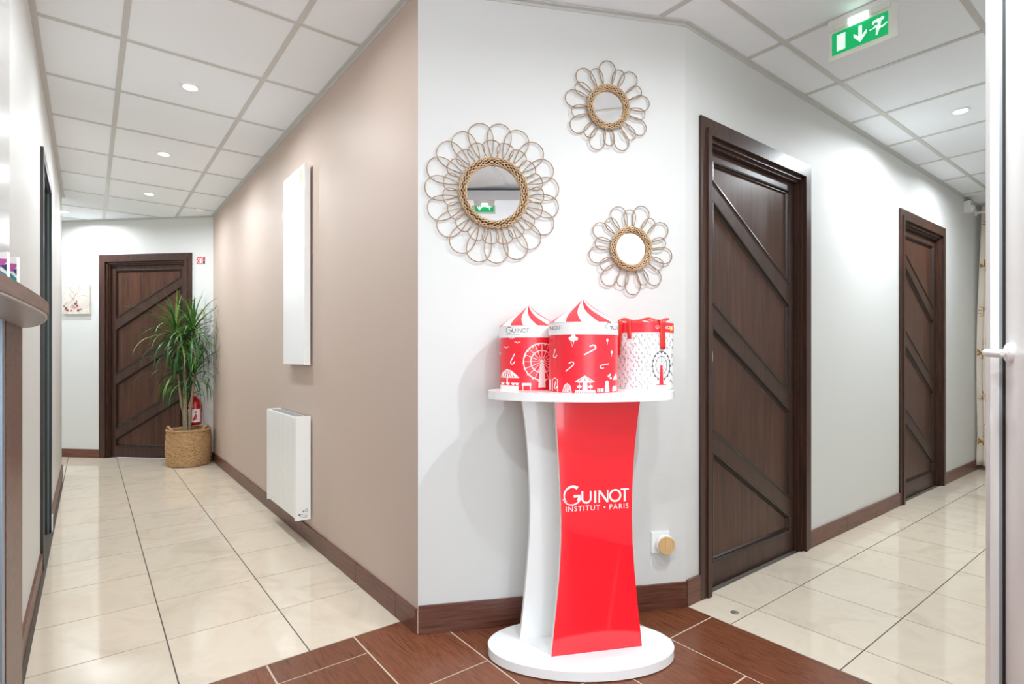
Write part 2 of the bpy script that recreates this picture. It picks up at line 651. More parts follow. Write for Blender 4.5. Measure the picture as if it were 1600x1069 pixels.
# rest of the shell
w = MB().box(-3.4, 8.9, 0, -0.9, 9.0, ZC).build('wall_far_left', WHITE_WALL)
struct(w, 'white end wall of the side passage', 'wall')
w = MB().box(-2.5, 6.42, 0, XL - 0.1, 6.52, ZC - 0.002).build('wall_passage', WHITE_WALL)
struct(w, 'white near wall of the side passage', 'wall')
w = MB().box(-2.6, 6.42, 0, -2.5, 9.0, ZC).build('wall_passage_end', WHITE_WALL)
struct(w, 'white closing wall of the side passage', 'wall')
w = MB().box(7.6, YS - 0.1, 0, 7.7, YR, ZC - 0.002).build('wall_far_right', WHITE_WALL)
struct(w, 'white end wall of the right corridor', 'wall')
w = MB().box(2.07, YS - 0.1, 0, 7.6, YS, ZC - 0.002).box(1.2, YS - 0.1, 2.2, 2.07, YS, ZC - 0.002).build('wall_opposite', WHITE_WALL)
struct(w, 'white right corridor wall opposite the doors', 'wall')
w = MB().box(1.1, -3.7, 0, 1.2, YS, ZC).build('wall_reception_right', WHITE_WALL)
struct(w, 'white reception wall behind the camera', 'wall')
w = MB().box(1.2, -1.4, 0, 2.3, -1.3, ZC).box(2.2, -1.3, 0, 2.3, YS - 0.1, ZC).build('wall_closet', WHITE_WALL)
struct(w, 'white closet walls behind the open door', 'wall')
w = MB().box(-3.4, -3.7, 0, -3.3, 2.19, ZC).build('wall_reception_left', WHITE_WALL)
struct(w, 'white reception side wall', 'wall')
w = MB().box(-3.3, 2.1, 0, XL - 0.24, 2.19, ZC - 0.002).build('wall_reception_end', WHITE_WALL)
struct(w, 'white reception end wall behind the counter', 'wall')

# unseen shop front behind the camera, assumed for its light
win = thing('window_1', 'unseen glazed shop front with white frame, assumed for light', 'window', (0, -3.7, 0), kind='structure')
m = MB().box(-3.3, -0.06, 0, 1.1, 0.0, 0.1, 0.004).box(-3.3, -0.06, 2.36, 1.1, 0.0, 2.47, 0.004)
for x in (-3.3, -2.2, -1.1, 0.0, 1.04):
    m.box(x, -0.06, 0.1, x + 0.06, 0, 2.36, 0.004)
m.build('window_frame', WHITEMET, win)
for x in (-3.24, -2.14, -1.04, 0.06):
    MB().box(x, -0.035, 0.1, x + (1.04 if x < 0 else 0.98), -0.029, 2.36).build('pane', GLASS, win)

# ------------------------------------------------------------------ ceiling
ceiling = MB().box(-3.4, -3.9, ZC + 0.03, 7.9, 9.2, ZC + 0.1).build('ceiling', CEIL)
struct(ceiling, 'white suspended tile ceiling', 'ceiling')
gx = [-3.56, -2.945, -2.33, -1.715, -1.1, -0.475, 0.128, 0.729, 1.335, 1.945, 2.56, 3.172, 3.785, 4.402, 5.02, 5.64, 6.255, 6.87, 7.49, 8.1]
gy = [-0.60, 0.036, 0.636, 1.235, 1.853, 2.47, 3.085, 3.703, 4.305, 4.942, 5.591, 6.21, 6.83, 7.45, 8.07, 8.69, 9.3]
ctile = {}


def inside(x, y):
    """open plan of the place, where the ceiling shows"""
    if y < 2.15 and x < 2.07 and y > YS - 0.2:
        return True
    if XL - 0.02 < x < XP + 0.02 and y <= 7.4:
        return x + y < 7.6
    if x <= XP and 6.4 < y and x > -2.55:
        return x + y < 7.6
    if x >= 2.0 and YS - 0.05 < y < YR + 0.02:
        return True
    return False


for x0, x1 in zip(gx, gx[1:]):
    for y0, y1 in zip(gy, gy[1:]):
        n = 6
        if not any(inside(x0 + (x1 - x0) * (i + .5) / n, y0 + (y1 - y0) * (j + .5) / n) for i in range(n) for j in range(n)):
            continue
        k = (round(x1 - x0, 3), round(y1 - y0, 3))
        if k not in ctile:
            o = MB().box(0, 0, 0, k[0] - 0.006, k[1] - 0.006, 0.016, 0.002).build('tmp', CEIL)
            ctile[k] = o.data
            bpy.data.objects.remove(o)
        link('ceiling_tile', ctile[k], ceiling, (x0 + 0.003, y0 + 0.003, ZC + 0.003))
for x in gx[1:-1]:
    spans = []
    if x < XP:
        spans.append((-0.6, 9.0 if x < XL else 7.4))
        if x < XL:
            spans = [(-0.6, 2.15), (6.45, min(9.0, 7.5 - x))]
    else:
        spans.append((-0.2 if x > 1.1 else -0.6, YR + 0.02 if x >= 2.07 else 1.43 + (2.07 - x) * 0.487))
    for a, b in spans:
        MB().box(x - 0.012, a, ZC, x + 0.012, b, ZC + 0.012).build('ceiling_runner', TBAR, ceiling)
for y in gy[1:-1]:
    if y < 2.1:
        MB().box(-3.3, y - 0.012, ZC - 0.0005, 7.6 if y < YR else 1.25, y + 0.012, ZC + 0.011).build('ceiling_runner', TBAR, ceiling)
    elif y < 6.4:
        MB().box(XL, y - 0.012, ZC - 0.0005, XP, y + 0.012, ZC + 0.011).build('ceiling_runner', TBAR, ceiling)
    else:
        MB().box(-2.5, y - 0.012, ZC - 0.0005, min(XP, 7.45 - y), y + 0.012, ZC + 0.011).build('ceiling_runner', TBAR, ceiling)


def edge_strip(p, q, side, wdt=0.022, z0=ZC - 0.014, z1=ZC + 0.004, t=0.003):
    """L-shaped perimeter angle along a wall from p to q; side = +1 room lies to the left"""
    d = Vector((q[0] - p[0], q[1] - p[1], 0))
    L = d.length
    a = atan2(d.y, d.x)
    m = MB()
    if side > 0:
        m.box(0, 0, ZC - 0.003, L, wdt, ZC + 0.001).box(0, 0, z0, L, t, ZC)
    else:
        m.box(0, -wdt, ZC - 0.003, L, 0, ZC + 0.001).box(0, -t, z0, L, 0, ZC)
    return m.build('ceiling_edge_angle', TBAR, ceiling, (p[0], p[1], 0), rot=(0, 0, a))


edge_strip(A_, BK, 1)
edge_strip(A_, B_, -1)
edge_strip(B_, (7.6, YR), -1)
edge_strip((XL, 2.19), (XL, 6.5), -1)
edge_strip((XL + 0.01, 1.93), (XL + 0.01, 2.19), -1)
edge_strip((BK[0] - 3.4 * S2, BK[1] + 3.4 * S2), BK, -1)

# bulkhead and lower reception ceiling behind the camera, slightly askew
bh = lambda x: -0.563 - 0.2545 * x
w = MB().prism([(-3.3, bh(-3.3)), (1.1, bh(1.1)), (1.1, -3.7), (-3.3, -3.7)], 2.468, ZC - 0.001).build('ceiling_reception', CEIL)
struct(w, 'lower plain white reception ceiling', 'ceiling')


# ------------------------------------------------------------------ baseboards (ceramic, in pieces)
def baseboard(name, label, p, q, side, joints, h=0.095, t=0.011, cap0=False):
    d = Vector((q[0] - p[0], q[1] - p[1], 0))
    L = d.length
    root = thing(name, label, 'baseboard', (p[0], p[1], 0), atan2(d.y, d.x), kind='structure')
    js = [0.0] + [j for j in joints if 0.03 < j < L - 0.03] + [L]
    s = 1 if side > 0 else -1
    MB().box(0, min(0, s * 0.004), 0, L, max(0, s * 0.004), h - 0.003).build('grout_line', GROUT_LT, root)
    for a, b in zip(js, js[1:]):
        MB().box(a + 0.0015, min(0, s * t), 0.001, b - 0.0015, max(0, s * t), h, 0.0015).build('baseboard_tile', BASEB, root)
    return root


L1 = hypot(BK[0] - A_[0], BK[1] - A_[1])
baseboard('baseboard_middle', 'dark wood-look tile skirting under the pink wall', A_, BK, 1, [0.18 + 0.43 * k for k in range(12)])
baseboard('baseboard_corner', 'dark wood-look tile skirting under the mirror wall', A_, B_, -1, [0.62], h=0.11)
dd1 = (D1[0] - D1[1] / 2 - 0.075)
baseboard('baseboard_right_1', 'short skirting tile between mirror wall and first dark door', B_, (dd1, YR), -1, [], h=0.115)
baseboard('baseboard_right_2', 'dark skirting tiles between the two corridor doors', (D1[0] + D1[1] / 2 + 0.075, YR), (D2[0] - D2[1] / 2 - 0.075, YR), -1,
          [0.02 + 0.47 * k for k in range(1, 4)])
baseboard('baseboard_right_3', 'dark skirting tiles beyond the second corridor door', (D2[0] + D2[1] / 2 + 0.075, YR), (7.6, YR), -1, [0.62, 1.2])
baseboard('baseboard_left_1', 'skirting along the left wall before the narrow door', (XL, 2.19), (XL, LD[0] - 0.03), -1, [0.5, 1.0, 1.5])
baseboard('baseboard_left_2', 'skirting along the left wall past the narrow door', (XL, LD[1] + 0.03), (XL, 6.52), -1, [0.5, 1.0, 1.5])


def far(u):
    return (BK[0] + u * S2, BK[1] - u * S2)


baseboard('baseboard_back_1', 'dark skirting tiles below the blossom canvas', far(-3.3), far(FD[0] - FD[1] / 2 - 0.075), -1, [0.28 + 0.43 * k for k in range(1, 8)] , h=0.089)
baseboard('baseboard_back_2', 'short skirting behind the woven basket', far(FD[0] + FD[1] / 2 + 0.075), far(-0.012), -1, [], h=0.089)


# ------------------------------------------------------------------ dark doors
def dark_door(name, label, loc, rz, flip=False, pull=False):
    """local x along the wall centred on the door, wall face on y=0, room towards -y"""
    root = thing(name, label, 'door', loc, rz, kind='structure')
    W, T = 0.935, DOOR_TOP
    o = W / 2
    cw = 0.075
    # casing, two stepped profiles, mitred head
    for sgn in (-1, 1):
        m = MB()
        x0, x1 = sorted((sgn * o, sgn * (o + cw)))
        m.box(x0, -0.012, 0, x1, 0.0, T + (cw if True else 0), 0.003)
        xa, xb = sorted((sgn * (o - 0.002), sgn * (o + 0.028)))
        m.box(xa, -0.02, 0, xb, -0.010, T + 0.028, 0.004, 2)
        m.build('casing_jamb', DOORW, root)
        m = MB()
        xa, xb = sorted((sgn * (o - 0.022), sgn * o))
        m.box(xa, -0.002, 0, xb, 0.1, T, 0.002)
        xa, xb = sorted((sgn * (o - 0.034), sgn * (o - 0.022)))
        m.box(xa, 0.012, 0, xb, 0.034, T - 0.02, 0.002)
        m.build('door_jamb', DOORW, root)
    m = MB().box(-o, -0.012, T, o, 0.0, T + cw, 0.003).box(-o + 0.002, -0.02, T - 0.002, o - 0.002, -0.010, T + 0.028, 0.004, 2)
    m.build('casing_head', DOORW, root)
    m = MB().box(-o, -0.002, T - 0.022, o, 0.1, T, 0.002).box(-o + 0.022, 0.012, T - 0.036, o - 0.022, 0.034, T - 0.022, 0.002)
    m.build('head_jamb', DOORW, root)
    # leaf
    lx, lt = o - 0.024, T - 0.024
    yf = 0.036                       # face of the stiles
    leaf = MB().box(-lx, yf + 0.012, 0.006, lx, yf + 0.045, lt).build('door_leaf', DOORP, root)
    px = 0.386                       # half width of the panelled field
    z0, z1 = 0.116, 2.022
    for sgn in (-1, 1):
        xa, xb = sorted((sgn * px, sgn * lx))
        MB().box(xa, yf, 0.006, xb, yf + 0.0125, lt, 0.002).build('stile', DOORW, leaf)
    MB().box(-px, yf, 0.006, px, yf + 0.0125, z0, 0.002).build('bottom_rail', DOORW, leaf)
    MB().box(-px, yf, z1, px, yf + 0.0125, lt, 0.002).build('top_rail', DOORW, leaf)
    F = -1 if flip else 1
    rails = [(1.926, 1.490, 1.842, 1.382), (1.345, 0.885, 1.245, 0.793), (0.745, 0.297, 0.653, 0.204)]
    for (a, b, c, d) in rails:
        MB().xz_prism([(-px * F, c), (px * F, d), (px * F, b), (-px * F, a)], yf, yf + 0.0125, 0.0025).build('diagonal_rail', DOORW, leaf)
    # panels between the rails, each with a raised moulding round it
    fields = [[(-px, 1.926), (px, 1.490), (px, z1), (-px, z1)],
              [(-px, 1.345), (px, 0.885), (px, 1.382), (-px, 1.842)],
              [(-px, 0.745), (px, 0.297), (px, 0.793), (-px, 1.245)],
              [(-px, z0), (px, z0), (px, 0.204), (-px, 0.653)]]
    for fld in fields:
        P = [(x * F, z) for x, z in fld]
        if F < 0:
            P = P[::-1]
        m = MB()
        rows = []
        for ins, y in ((0.0, yf - 0.001), (0.004, yf - 0.006), (0.010, yf - 0.005), (0.013, yf + 0.004), (0.019, yf + 0.003), (0.024, yf + 0.013)):
            rows.append([m.bm.verts.new((x, y, z)) for x, z in inset(P, ins)])
        n = len(P)
        for R0, R1 in zip(rows, rows[1:]):
            for i in range(n):
                m._face((R0[i], R0[(i + 1) % n], R1[(i + 1) % n], R1[i]))
        m.build('panel_moulding', DOORM, leaf)
    if pull:
        m = MB()
        m.tube([(-lx + 0.046 + 0.012 * cos(radians(a)), yf - 0.004, 1.095 + 0.036 * sin(radians(a))) for a in range(-80, 81, 16)], 0.0045, 8)
        pl = m.build('flush_pull', CHROME, leaf, smooth=50)
        tag(pl, 'small polished metal crescent pull')
    return root


def inset(P, d):
    n = len(P)
    out = []
    for i in range(n):
        a, b, c = Vector(P[i - 1]), Vector(P[i]), Vector(P[(i + 1) % n])
        e1 = (b - a).normalized()
        e2 = (c - b).normalized()
        n1 = Vector((-e1.y, e1.x))
        n2 = Vector((-e2.y, e2.x))
        k = (n1 + n2) / (1 + n1.dot(n2))
        out.append(tuple(b + k * d))
    return out


dark_door('door_1', 'large dark wood door with diagonal rails beside the mirror wall', (D1[0], YR, 0), 0, pull=True)
dark_door('door_2', 'dark wood door farther down the right corridor near the curtain', (D2[0], YR, 0), 0)
fp = far(FD[0])
dark_door('door_3', 'dark wood door behind the tall plant on the far wall', (fp[0], fp[1], 0), far_rot, flip=True)

# narrow dark door in the left wall
dl = thing('door_5', 'narrow blackish door with teal leaf seen edge-on in left wall', 'door', (XL, 0, 0), 0, kind='structure')
a, b = LD
for y0, y1 in ((a, a + 0.06), (b - 0.06, b)):
    MB().box(0.0, y0, 0, 0.013, y1, 2.17, 0.002).build('casing_jamb', DARKDOOR, dl)
MB().box(0.0, a + 0.06, 2.11, 0.013, b - 0.06, 2.17, 0.002).build('casing_head', DARKDOOR, dl)
for y0, y1, mt in ((a + 0.05, a + 0.075, DARKDOOR), (b - 0.075, b - 0.05, TEALDOOR)):
    MB().box(-0.1, y0, 0, 0.002, y1, 2.12, 0.001).build('door_jamb', mt, dl)
MB().box(-0.1, a + 0.075, 2.1, 0.002, b - 0.075, 2.12).build('head_jamb', DARKDOOR, dl)
MB().box(-0.016, b - 0.08, 0, -0.006, b - 0.074, 2.1).build('door_stop', DARKDOOR, dl)
MB().box(-0.09, a + 0.075, 0.005, -0.05, b - 0.075, 2.1).build('door_leaf', TEALDOOR, dl)
tag(MB().box(0.0, b - 0.058, 0, 0.018, b - 0.002, 0.1, 0.004).build('corner_guard', WHITEP, dl), 'white block at the foot of the door frame')

# white door leaf standing ajar, close to the camera on the right
ph = radians(25.8)
far_edge = Vector((1.923, 0.345, 0))
hinge = far_edge - 0.9 * Vector((cos(ph), sin(ph), 0))
wd = thing('door_4', 'white door leaf with white lever handle standing ajar at right edge', 'door', (hinge.x, hinge.y, 0), ph, kind='structure')
MB().box(0, -0.04, 0.008, 0.9, 0.0, 2.17, 0.002).build('door_leaf', WHITEMET, wd)
MB().box(0.897, -0.04, 0.008, 0.93, 0.0065, 2.17).build('rubber_seal', BLACKRUB, wd)
MB().box(0.898, 0.0065, 0.008, 0.93, 0.013, 2.17, 0.001).build('grey_seal', GREYRUB, wd)
MB().box(0.899, 0.013, 0.008, 0.935, 0.0315, 2.17, 0.003, 2).build('meeting_strip', WHITEMET, wd)
hz, hx = 1.107, 0.9 - 0.04
hd = MB()
hd.lathe([(0, 0.011), (0.02, 0.011), (0.0245, 0.008), (0.026, 0.004), (0.026, 0)], 28)
hd.xform(Matrix.Rotation(radians(-90), 4, 'X'))
h = hd.build('handle_rosette', WHITEP, wd, (hx, 0.0, hz), smooth=35)
m = MB()
pts = [(hx, 0.008, hz), (hx, 0.03, hz), (hx - 0.004, 0.044, hz), (hx - 0.016, 0.052, hz), (hx - 0.05, 0.054, hz - 0.001), (hx - 0.09, 0.052, hz - 0.002), (hx - 0.112, 0.05, hz - 0.002), (hx - 0.118, 0.05, hz - 0.002)]
m.tube(pts, [0.0095, 0.0095, 0.0105, 0.011, 0.0105, 0.0105, 0.0095, 0.005], 14)
m.build('lever_handle', WHITEP, wd, smooth=50)
for z in (0.25, 1.1, 1.95):
    MB().lathe([(0, -0.04), (0.008, -0.04), (0.008, 0.04), (0, 0.04)], 12).build('hinge', WHITEMET, wd, (0.0, 0.006, z), smooth=40)

# ------------------------------------------------------------------ display stand
wall_rot = atan2(B_[1] - A_[1], B_[0] - A_[0])
SC = (1.44, 1.445)
st = thing('display_stand', 'tall white oval display stand with glossy red front panel', 'display stand', (SC[0], SC[1], 0), wall_rot)
ea = radians(-YAW) - wall_rot


def oval(a, b, n=72):
    return [(a * cos(t) * cos(ea) - b * sin(t) * sin(ea), a * cos(t) * sin(ea) + b * sin(t) * cos(ea)) for t in [2 * pi * i / n for i in range(n)]]


MB().prism(oval(0.343, 0.19), 0.004, 0.036, 0.003).build('base', GLOSSW, st, smooth=40)
MB().prism(oval(0.325, 0.175), 0.0, 0.005).build('base_glide', BLACKP, st)
MB().prism(oval(0.343, 0.19), 0.943, 0.972, 0.0025).build('top', GLOSSW, st, smooth=40)
redL = [(0.036, -.131), (0.12, -.122), (0.2, -.113), (0.31, -.102), (0.42, -.0955), (0.52, -.0945), (0.6, -.097), (0.69, -.101), (0.77, -.106), (0.86, -.112), (0.943, -.118)]
redR = [(0.036, .213), (0.12, .204), (0.2, .195), (0.31, .184), (0.42, .176), (0.52, .173), (0.6, .1745), (0.69, .179), (0.77, .185), (0.86, .195), (0.943, .207)]
out = [(u, z) for z, u in redL] + [(u, z) for z, u in redR[::-1]]
fpan = MB().xz_prism(out, -0.0665, -0.049).build('front_panel', GLOSSW, st, smooth=30)
tag(MB().xz_prism(out, -0.068, -0.0666).build('vinyl_face', RED, fpan), 'glossy red vinyl facing')
MB().xz_prism([(-u, z) for u, z in out], 0.072, 0.092).build('rear_panel', GLOSSW, st, smooth=30)


def on_panel(px, py):
    return (-.097 + (px - 877) * .002435, -0.0688, .613 - .00013 * (px - 877) - (py - 770) * .002275)


def panel_uv(a, b):
    return (a, -0.0687, b)


pr = Print(panel_uv, 1.0)
u0, _, z0 = on_panel(860 + 205 * .09375, 720 + 598 * .09375)
u1, _, z1 = on_panel(860 + 1335 * .09375, 720 + 555 * .09375)
wordmark(pr, u0 + 0.001, 0.5705, (u1 - u0) / 5.86)
pr.text('INSTITUT \u2022 PARIS', (u0 + u1) / 2 + 0.003, 0.5445, 0.0262, 1.2, 'CENTER')
tag(pr.build('lettering', PRINTW, fpan), 'white brand lettering on the red panel')


# ------------------------------------------------------------------ gift boxes on the stand
TOPZ = 0.9722
view_rot = radians(-YAW)


def cylfn(R):
    """(s, h): s = sine-projected offset as seen from the front (metres across), h = height; front is local -y"""
    def fn(s, h):
        v = max(-0.999, min(0.999, s / R))
        t = asin(v)
        return ((R + 0.0008) * sin(t), -(R + 0.0008) * cos(t), h)
    return fn


def candy(pr, x, y, s, ang, wd):
    pts = [(0, -0.5), (0, 0.25)] + [(-0.16 + 0.16 * cos(radians(a)), 0.25 + 0.2 * sin(radians(a))) for a in range(20, 200, 30)] + [(-0.33, 0.1)]
    c, sn = cos(radians(ang)), sin(radians(ang))
    pr.line([(x + (p[0] * c - p[1] * sn) * s, y + (p[0] * sn + p[1] * c) * s) for p in pts], wd, sub=4)


def ferris(pr, cx, cy, r1, r2, wd, spokes=16, cabins=18, rx=1.0):
    pr.arc(cx, cy, r1 * rx, 0, 360, wd, 48, ry=r1)
    pr.arc(cx, cy, r2 * rx, 0, 360, wd * 0.8, 36, ry=r2)
    for k in range(spokes):
        a = 2 * pi * k / spokes
        pr.line([(cx + 0.008 * rx * cos(a), cy + 0.008 * sin(a)), (cx + r1 * rx * cos(a), cy + r1 * sin(a))], wd * 0.45, sub=3)
    for k in range(cabins):
        a = 2 * pi * k / cabins
        x, y = cx + r1 * rx * cos(a), cy + r1 * sin(a)
        pr.poly([(x - .003, y - .007), (x + .003, y - .007), (x + .0025, y + .001), (x - .0025, y + .001)])


def tent_box(name, label, px_c, t, R, hb, hband, hpeak, rzoff, deco):
    x = (px_c - 800) / 854.14 * t
    cx, cy = x * cos(view_rot) - t * sin(view_rot), x * sin(view_rot) + t * cos(view_rot)
    face = atan2(cx, cy)
    root = thing(name, label, 'gift box', (cx, cy, TOPZ), -face, 'tent-lidded red gift boxes')
    body = MB().lathe([(0, 0.0), (R - 0.001, 0.0), (R, 0.001), (R, hb), (0, hb)], 72).build('box_body', BOXRED, root, smooth=40)
    RL = R * 1.018
    lid = MB().lathe([(R * 0.98, hb - 0.004), (RL, hb - 0.004), (RL, hb + hband), (R * 0.9, hb + hband)], 72).build('lid', BOXWHITE, root, smooth=40)
    # conical swirl top
    m = MB()
    nr, per = 12, 7
    segs = per * 8
    H0 = hb + hband
    rings = []
    for i in range(nr + 1):
        f = i / nr
        rr = RL * f + 0.0015
        zz = H0 + (hpeak - H0) * (1 - f) ** 1.0 * (1 - 0.10 * sin(pi * f))
        tw = radians(-30) * (1 - f) + radians(-2 + rzoff)
        rings.append([m.bm.verts.new((rr * sin(tw + 2 * pi * k / segs), -rr * cos(tw + 2 * pi * k / segs), zz)) for k in range(segs)])
    for i in range(nr):
        for k in range(segs):
            m.mi = 1 if (k % 8) >= 4 else 0
            m._face((rings[i][k], rings[i][(k + 1) % segs], rings[i + 1][(k + 1) % segs], rings[i + 1][k]))
    m._face(rings[0])
    m.build('swirl_top', [BOXWHITE, BOXRED], lid, smooth=60)
    deco(body, lid, R, RL, hb, hband)
    return root


def deco_left(root, lid, R, RL, hb, hband):
    k = R / 307.0
    T = lambda zx, zy: ((zx - 381) * k, (1000 - zy) * k)
    pr = Print(cylfn(R), 0.01)
    cx, cy = T(515, 715)
    ferris(pr, cx, cy, 185 * k, 112 * k, 0.0042)
    pr.disc(cx, cy, 20 * k)
    pr.poly([T(495, 735), T(535, 735), T(552, 975), T(478, 975)])
    pr.build('ferris_wheel_print', PRINTW, root)
    pr = Print(cylfn(R), 0.01)
    # parasol stall
    pr.poly([T(90, 880), T(100, 850), T(125, 812), T(160, 790), T(205, 805), T(255, 845), T(290, 880)])
    pr.poly([T(158, 880), T(170, 880), T(170, 945), T(158, 945)])
    pr.poly([T(85, 958), T(285, 958), T(280, 1000), T(90, 1000)])
    for q in (95, 150, 205, 245):
        pr.poly([T(q, 930), T(q + 42, 930), T(q + 30, 952), T(q + 10, 952)])
    pr.build('parasol_print', PRINTW, root)
    pr = Print(cylfn(R), 0.01)
    pr.poly([T(315, 930), T(405, 930), T(408, 955), T(312, 955)])
    for q in (320, 395):
        pr.poly([T(q, 955), T(q + 8, 955), T(q + 8, 1000), T(q, 1000)])
    pr.build('bench_print', PRINTW, root)
    for q in ((155, 570), (268, 522), (210, 478)):
        pr = Print(cylfn(R), 0.01)
        pr.line([T(q[0] - 30, q[1] - 6), T(q[0] - 12, q[1] - 5), T(q[0], q[1] + 6), T(q[0] + 12, q[1] - 5), T(q[0] + 30, q[1] - 4)], 0.0024)
        pr.build('bird_print', PRINTW, root)
    pr = Print(cylfn(R), 0.01)
    candy(pr, *T(215, 685), 0.042, 153, 0.0036)
    pr.build('candy_cane_print', PRINTW, root)
    pr = Print(cylfn(R), 0.01)
    pr.disc(*T(82, 630), 0.0035, 8, 0.006)
    pr.build('balloon_print', PRINTW, root)
    # stripes of the parasol
    pr = Print(lambda s, h: tuple(Vector(cylfn(R + 0.0005)(s, h))), 0.01)
    for f in (-0.7, -0.42, -0.14, 0.14, 0.42, 0.7):
        pr.line([T(162 + 30 * f, 805), T(168 + 98 * f, 872)], 0.0012, 0.0035)
    pr.build('parasol_stripes', BOXRED, root)
    pr = Print(cylfn(RL), 0.01)
    wordmark(pr, -234 * k, hb + hband * 0.33, 0.0155, 0.8)
    pr.text('INSTITUT PARIS', -228 * k, hb + hband * 0.12, 0.006, 1.3)
    pr.build('lid_lettering', PRINTG, lid)


def deco_front(root, lid, R, RL, hb, hband):
    k = R / 250.0
    T = lambda zx, zy: ((zx - 795) * k, (755 - zy) * k)
    pr = Print(cylfn(R), 0.01)
    for q in ((710, 378, 14), (728, 364, 16), (748, 380, 13), (726, 386, 15)):
        pr.disc(*T(q[0], q[1]), q[2] * k)
    pr.line([T(712, 400), T(722, 435), T(733, 400)], 0.0022)
    pr.build('cloud_balloon_print', PRINTW, root)
    for zx, zy, sz, an, wd_ in ((847, 468, 0.050, -62, 0.0042), (708, 580, 0.042, -50, 0.0036), (592, 480, 0.032, 165, 0.0032), (940, 560, 0.034, 100, 0.0032)):
        pr = Print(cylfn(R), 0.01)
        candy(pr, *T(zx, zy), sz, an, wd_)
        pr.build('candy_cane_print', PRINTW, root)
    for q in ((962, 390), (993, 474)):
        pr = Print(cylfn(R), 0.01)
        pr.disc(*T(*q), 0.0036, 8, 0.0062)
        pr.line([T(q[0], q[1] + 12), T(q[0], q[1] + 30)], 0.0012)
        pr.build('balloon_print', PRINTW, root)
    pr = Print(cylfn(R), 0.01)
    # carousel
    pr.poly([T(738, 676), T(808, 634), T(875, 676), T(850, 684), T(765, 684)])
    pr.poly([T(793, 684), T(822, 684), T(826, 738), T(790, 738)])
    for q in (770, 845):
        pr.poly([T(q - 16, 706), T(q + 8, 702), T(q + 18, 708), T(q + 10, 722), T(q - 12, 720)])
        pr.line([T(q, 684), T(q, 738)], 0.0014)
    for q in range(742, 875, 13):
        pr.poly([T(q, 738), T(q + 7, 738), T(q + 7, 754), T(q, 754)])
    pr.line([T(740, 740), T(874, 740)], 0.002, sub=6)
    pr.build('carousel_print', PRINTW, root)
    pr = Print(cylfn(R), 0.01)
    pr.poly([T(652, 753), T(664, 706), T(686, 688), T(708, 706), T(718, 753)])
    pr.build('tent_print', PRINTW, root)
    pr = Print(cylfn(R), 0.01)
    pr.line([T(578, 750), T(578, 668), T(598, 656), T(618, 668), T(618, 750)], 0.003)
    candy(pr, *T(598, 705), 0.026, 165, 0.003)
    pr.poly([T(552, 672), T(564, 672), T(564, 745), T(552, 745)])
    pr.build('booth_print', PRINTW, root)
    pr = Print(cylfn(R), 0.01)
    for q in (893, 905, 917, 928):
        pr.poly([T(q, 724), T(q + 7, 724), T(q + 7, 750), T(q, 750)])
    pr.build('bench_print', PRINTW, root)
    pr = Print(cylfn(R), 0.01)
    pr.poly([T(944, 752), T(947, 680), T(960, 668), T(973, 680), T(976, 752)])
    for q in ((972, 640), (986, 655), (980, 632)):
        pr.disc(*T(*q), 0.004, 8)
    pr.build('clock_tower_print', PRINTW, root)
    pr = Print(cylfn(R), 0.01)
    pr.poly([T(1000, 668), T(1016, 636), T(1028, 620), T(1034, 668)])
    pr.build('stall_roof_print', PRINTW, root)
    pr = Print(cylfn(R), 0.01)
    pr.poly([T(1000, 712), T(1030, 710), T(1030, 748), T(998, 748)])
    pr.build('stall_print', PRINTW, root)
    pr = Print(cylfn(R + 0.0005), 0.01)
    for f in (-0.75, -0.3, 0.15, 0.6):
        pr.line([T(687 + 12 * f, 700), T(687 + 34 * f, 750)], 0.0012, 0.0034)
    pr.build('tent_stripes', BOXRED, root)
    pr = Print(cylfn(R + 0.0005), 0.01)
    for f in (-0.55, 0.0, 0.55):
        pr.line([T(808 + 20 * f, 648), T(808 + 80 * f, 673)], 0.0012, 0.0034)
    pr.build('carousel_stripes', BOXRED, root)
    pr = Print(cylfn(RL), 0.01)
    wordmark(pr, 152 * k, hb + hband * 0.34, 0.0165, 0.8)
    pr.build('lid_lettering', PRINTG, lid)
    pr = Print(cylfn(RL), 0.01)
    x0 = -243 * k
    pr.text('NOT', x0 + 0.001, hb + hband * 0.34, 0.0205, 0.95)
    pr.build('lid_lettering', PRINTG, lid)
    pr = Print(cylfn(RL), 0.01)
    pr.line([(x0 + 0.042, hb + hband * 0.48), (x0 + 0.050, hb + hband * 0.48)], 0.0016)
    pr.build('lid_lettering', PRINTG, lid)


tent_box('gift_box', 'red tent-topped gift box at left with a ferris wheel print', 826, 2.135, 0.113, 0.199, 0.041, 0.324, -8, deco_left)
tent_box('gift_box', 'red tent-topped gift box in front with a carousel print', 911, 1.985, 0.1235, 0.204, 0.040, 0.332, 0, deco_front)

# white candy-cane box with red ribbon
R = 0.112
t = 2.155
x = (1006 - 800) / 854.14 * t
cx, cy = x * cos(view_rot) - t * sin(view_rot), x * sin(view_rot) + t * cos(view_rot)
gb = thing('ribbon_gift_box', 'white candy-cane patterned gift box with red lid and ribbon', 'gift box', (cx, cy, TOPZ), -atan2(cx, cy))
hb, ht = 0.218, 0.252
gbody = MB().lathe([(0, 0.0), (R - 0.001, 0.0), (R, 0.001), (R, hb), (0, hb)], 72).build('box_body', BOXWHITE, gb, smooth=40)
glid = MB().lathe([(R * 0.97, hb - 0.003), (R * 1.012, hb - 0.003), (R * 1.012, ht - 0.001), (R, ht), (0, ht)], 72).build('lid', BOXRED, gb, smooth=40)
k = R / 343.0
T = lambda zx, zy: ((zx - 733) * k, (985 - zy) * k)
pr = Print(cylfn(R), 0.01)
rnd = random.Random(3)
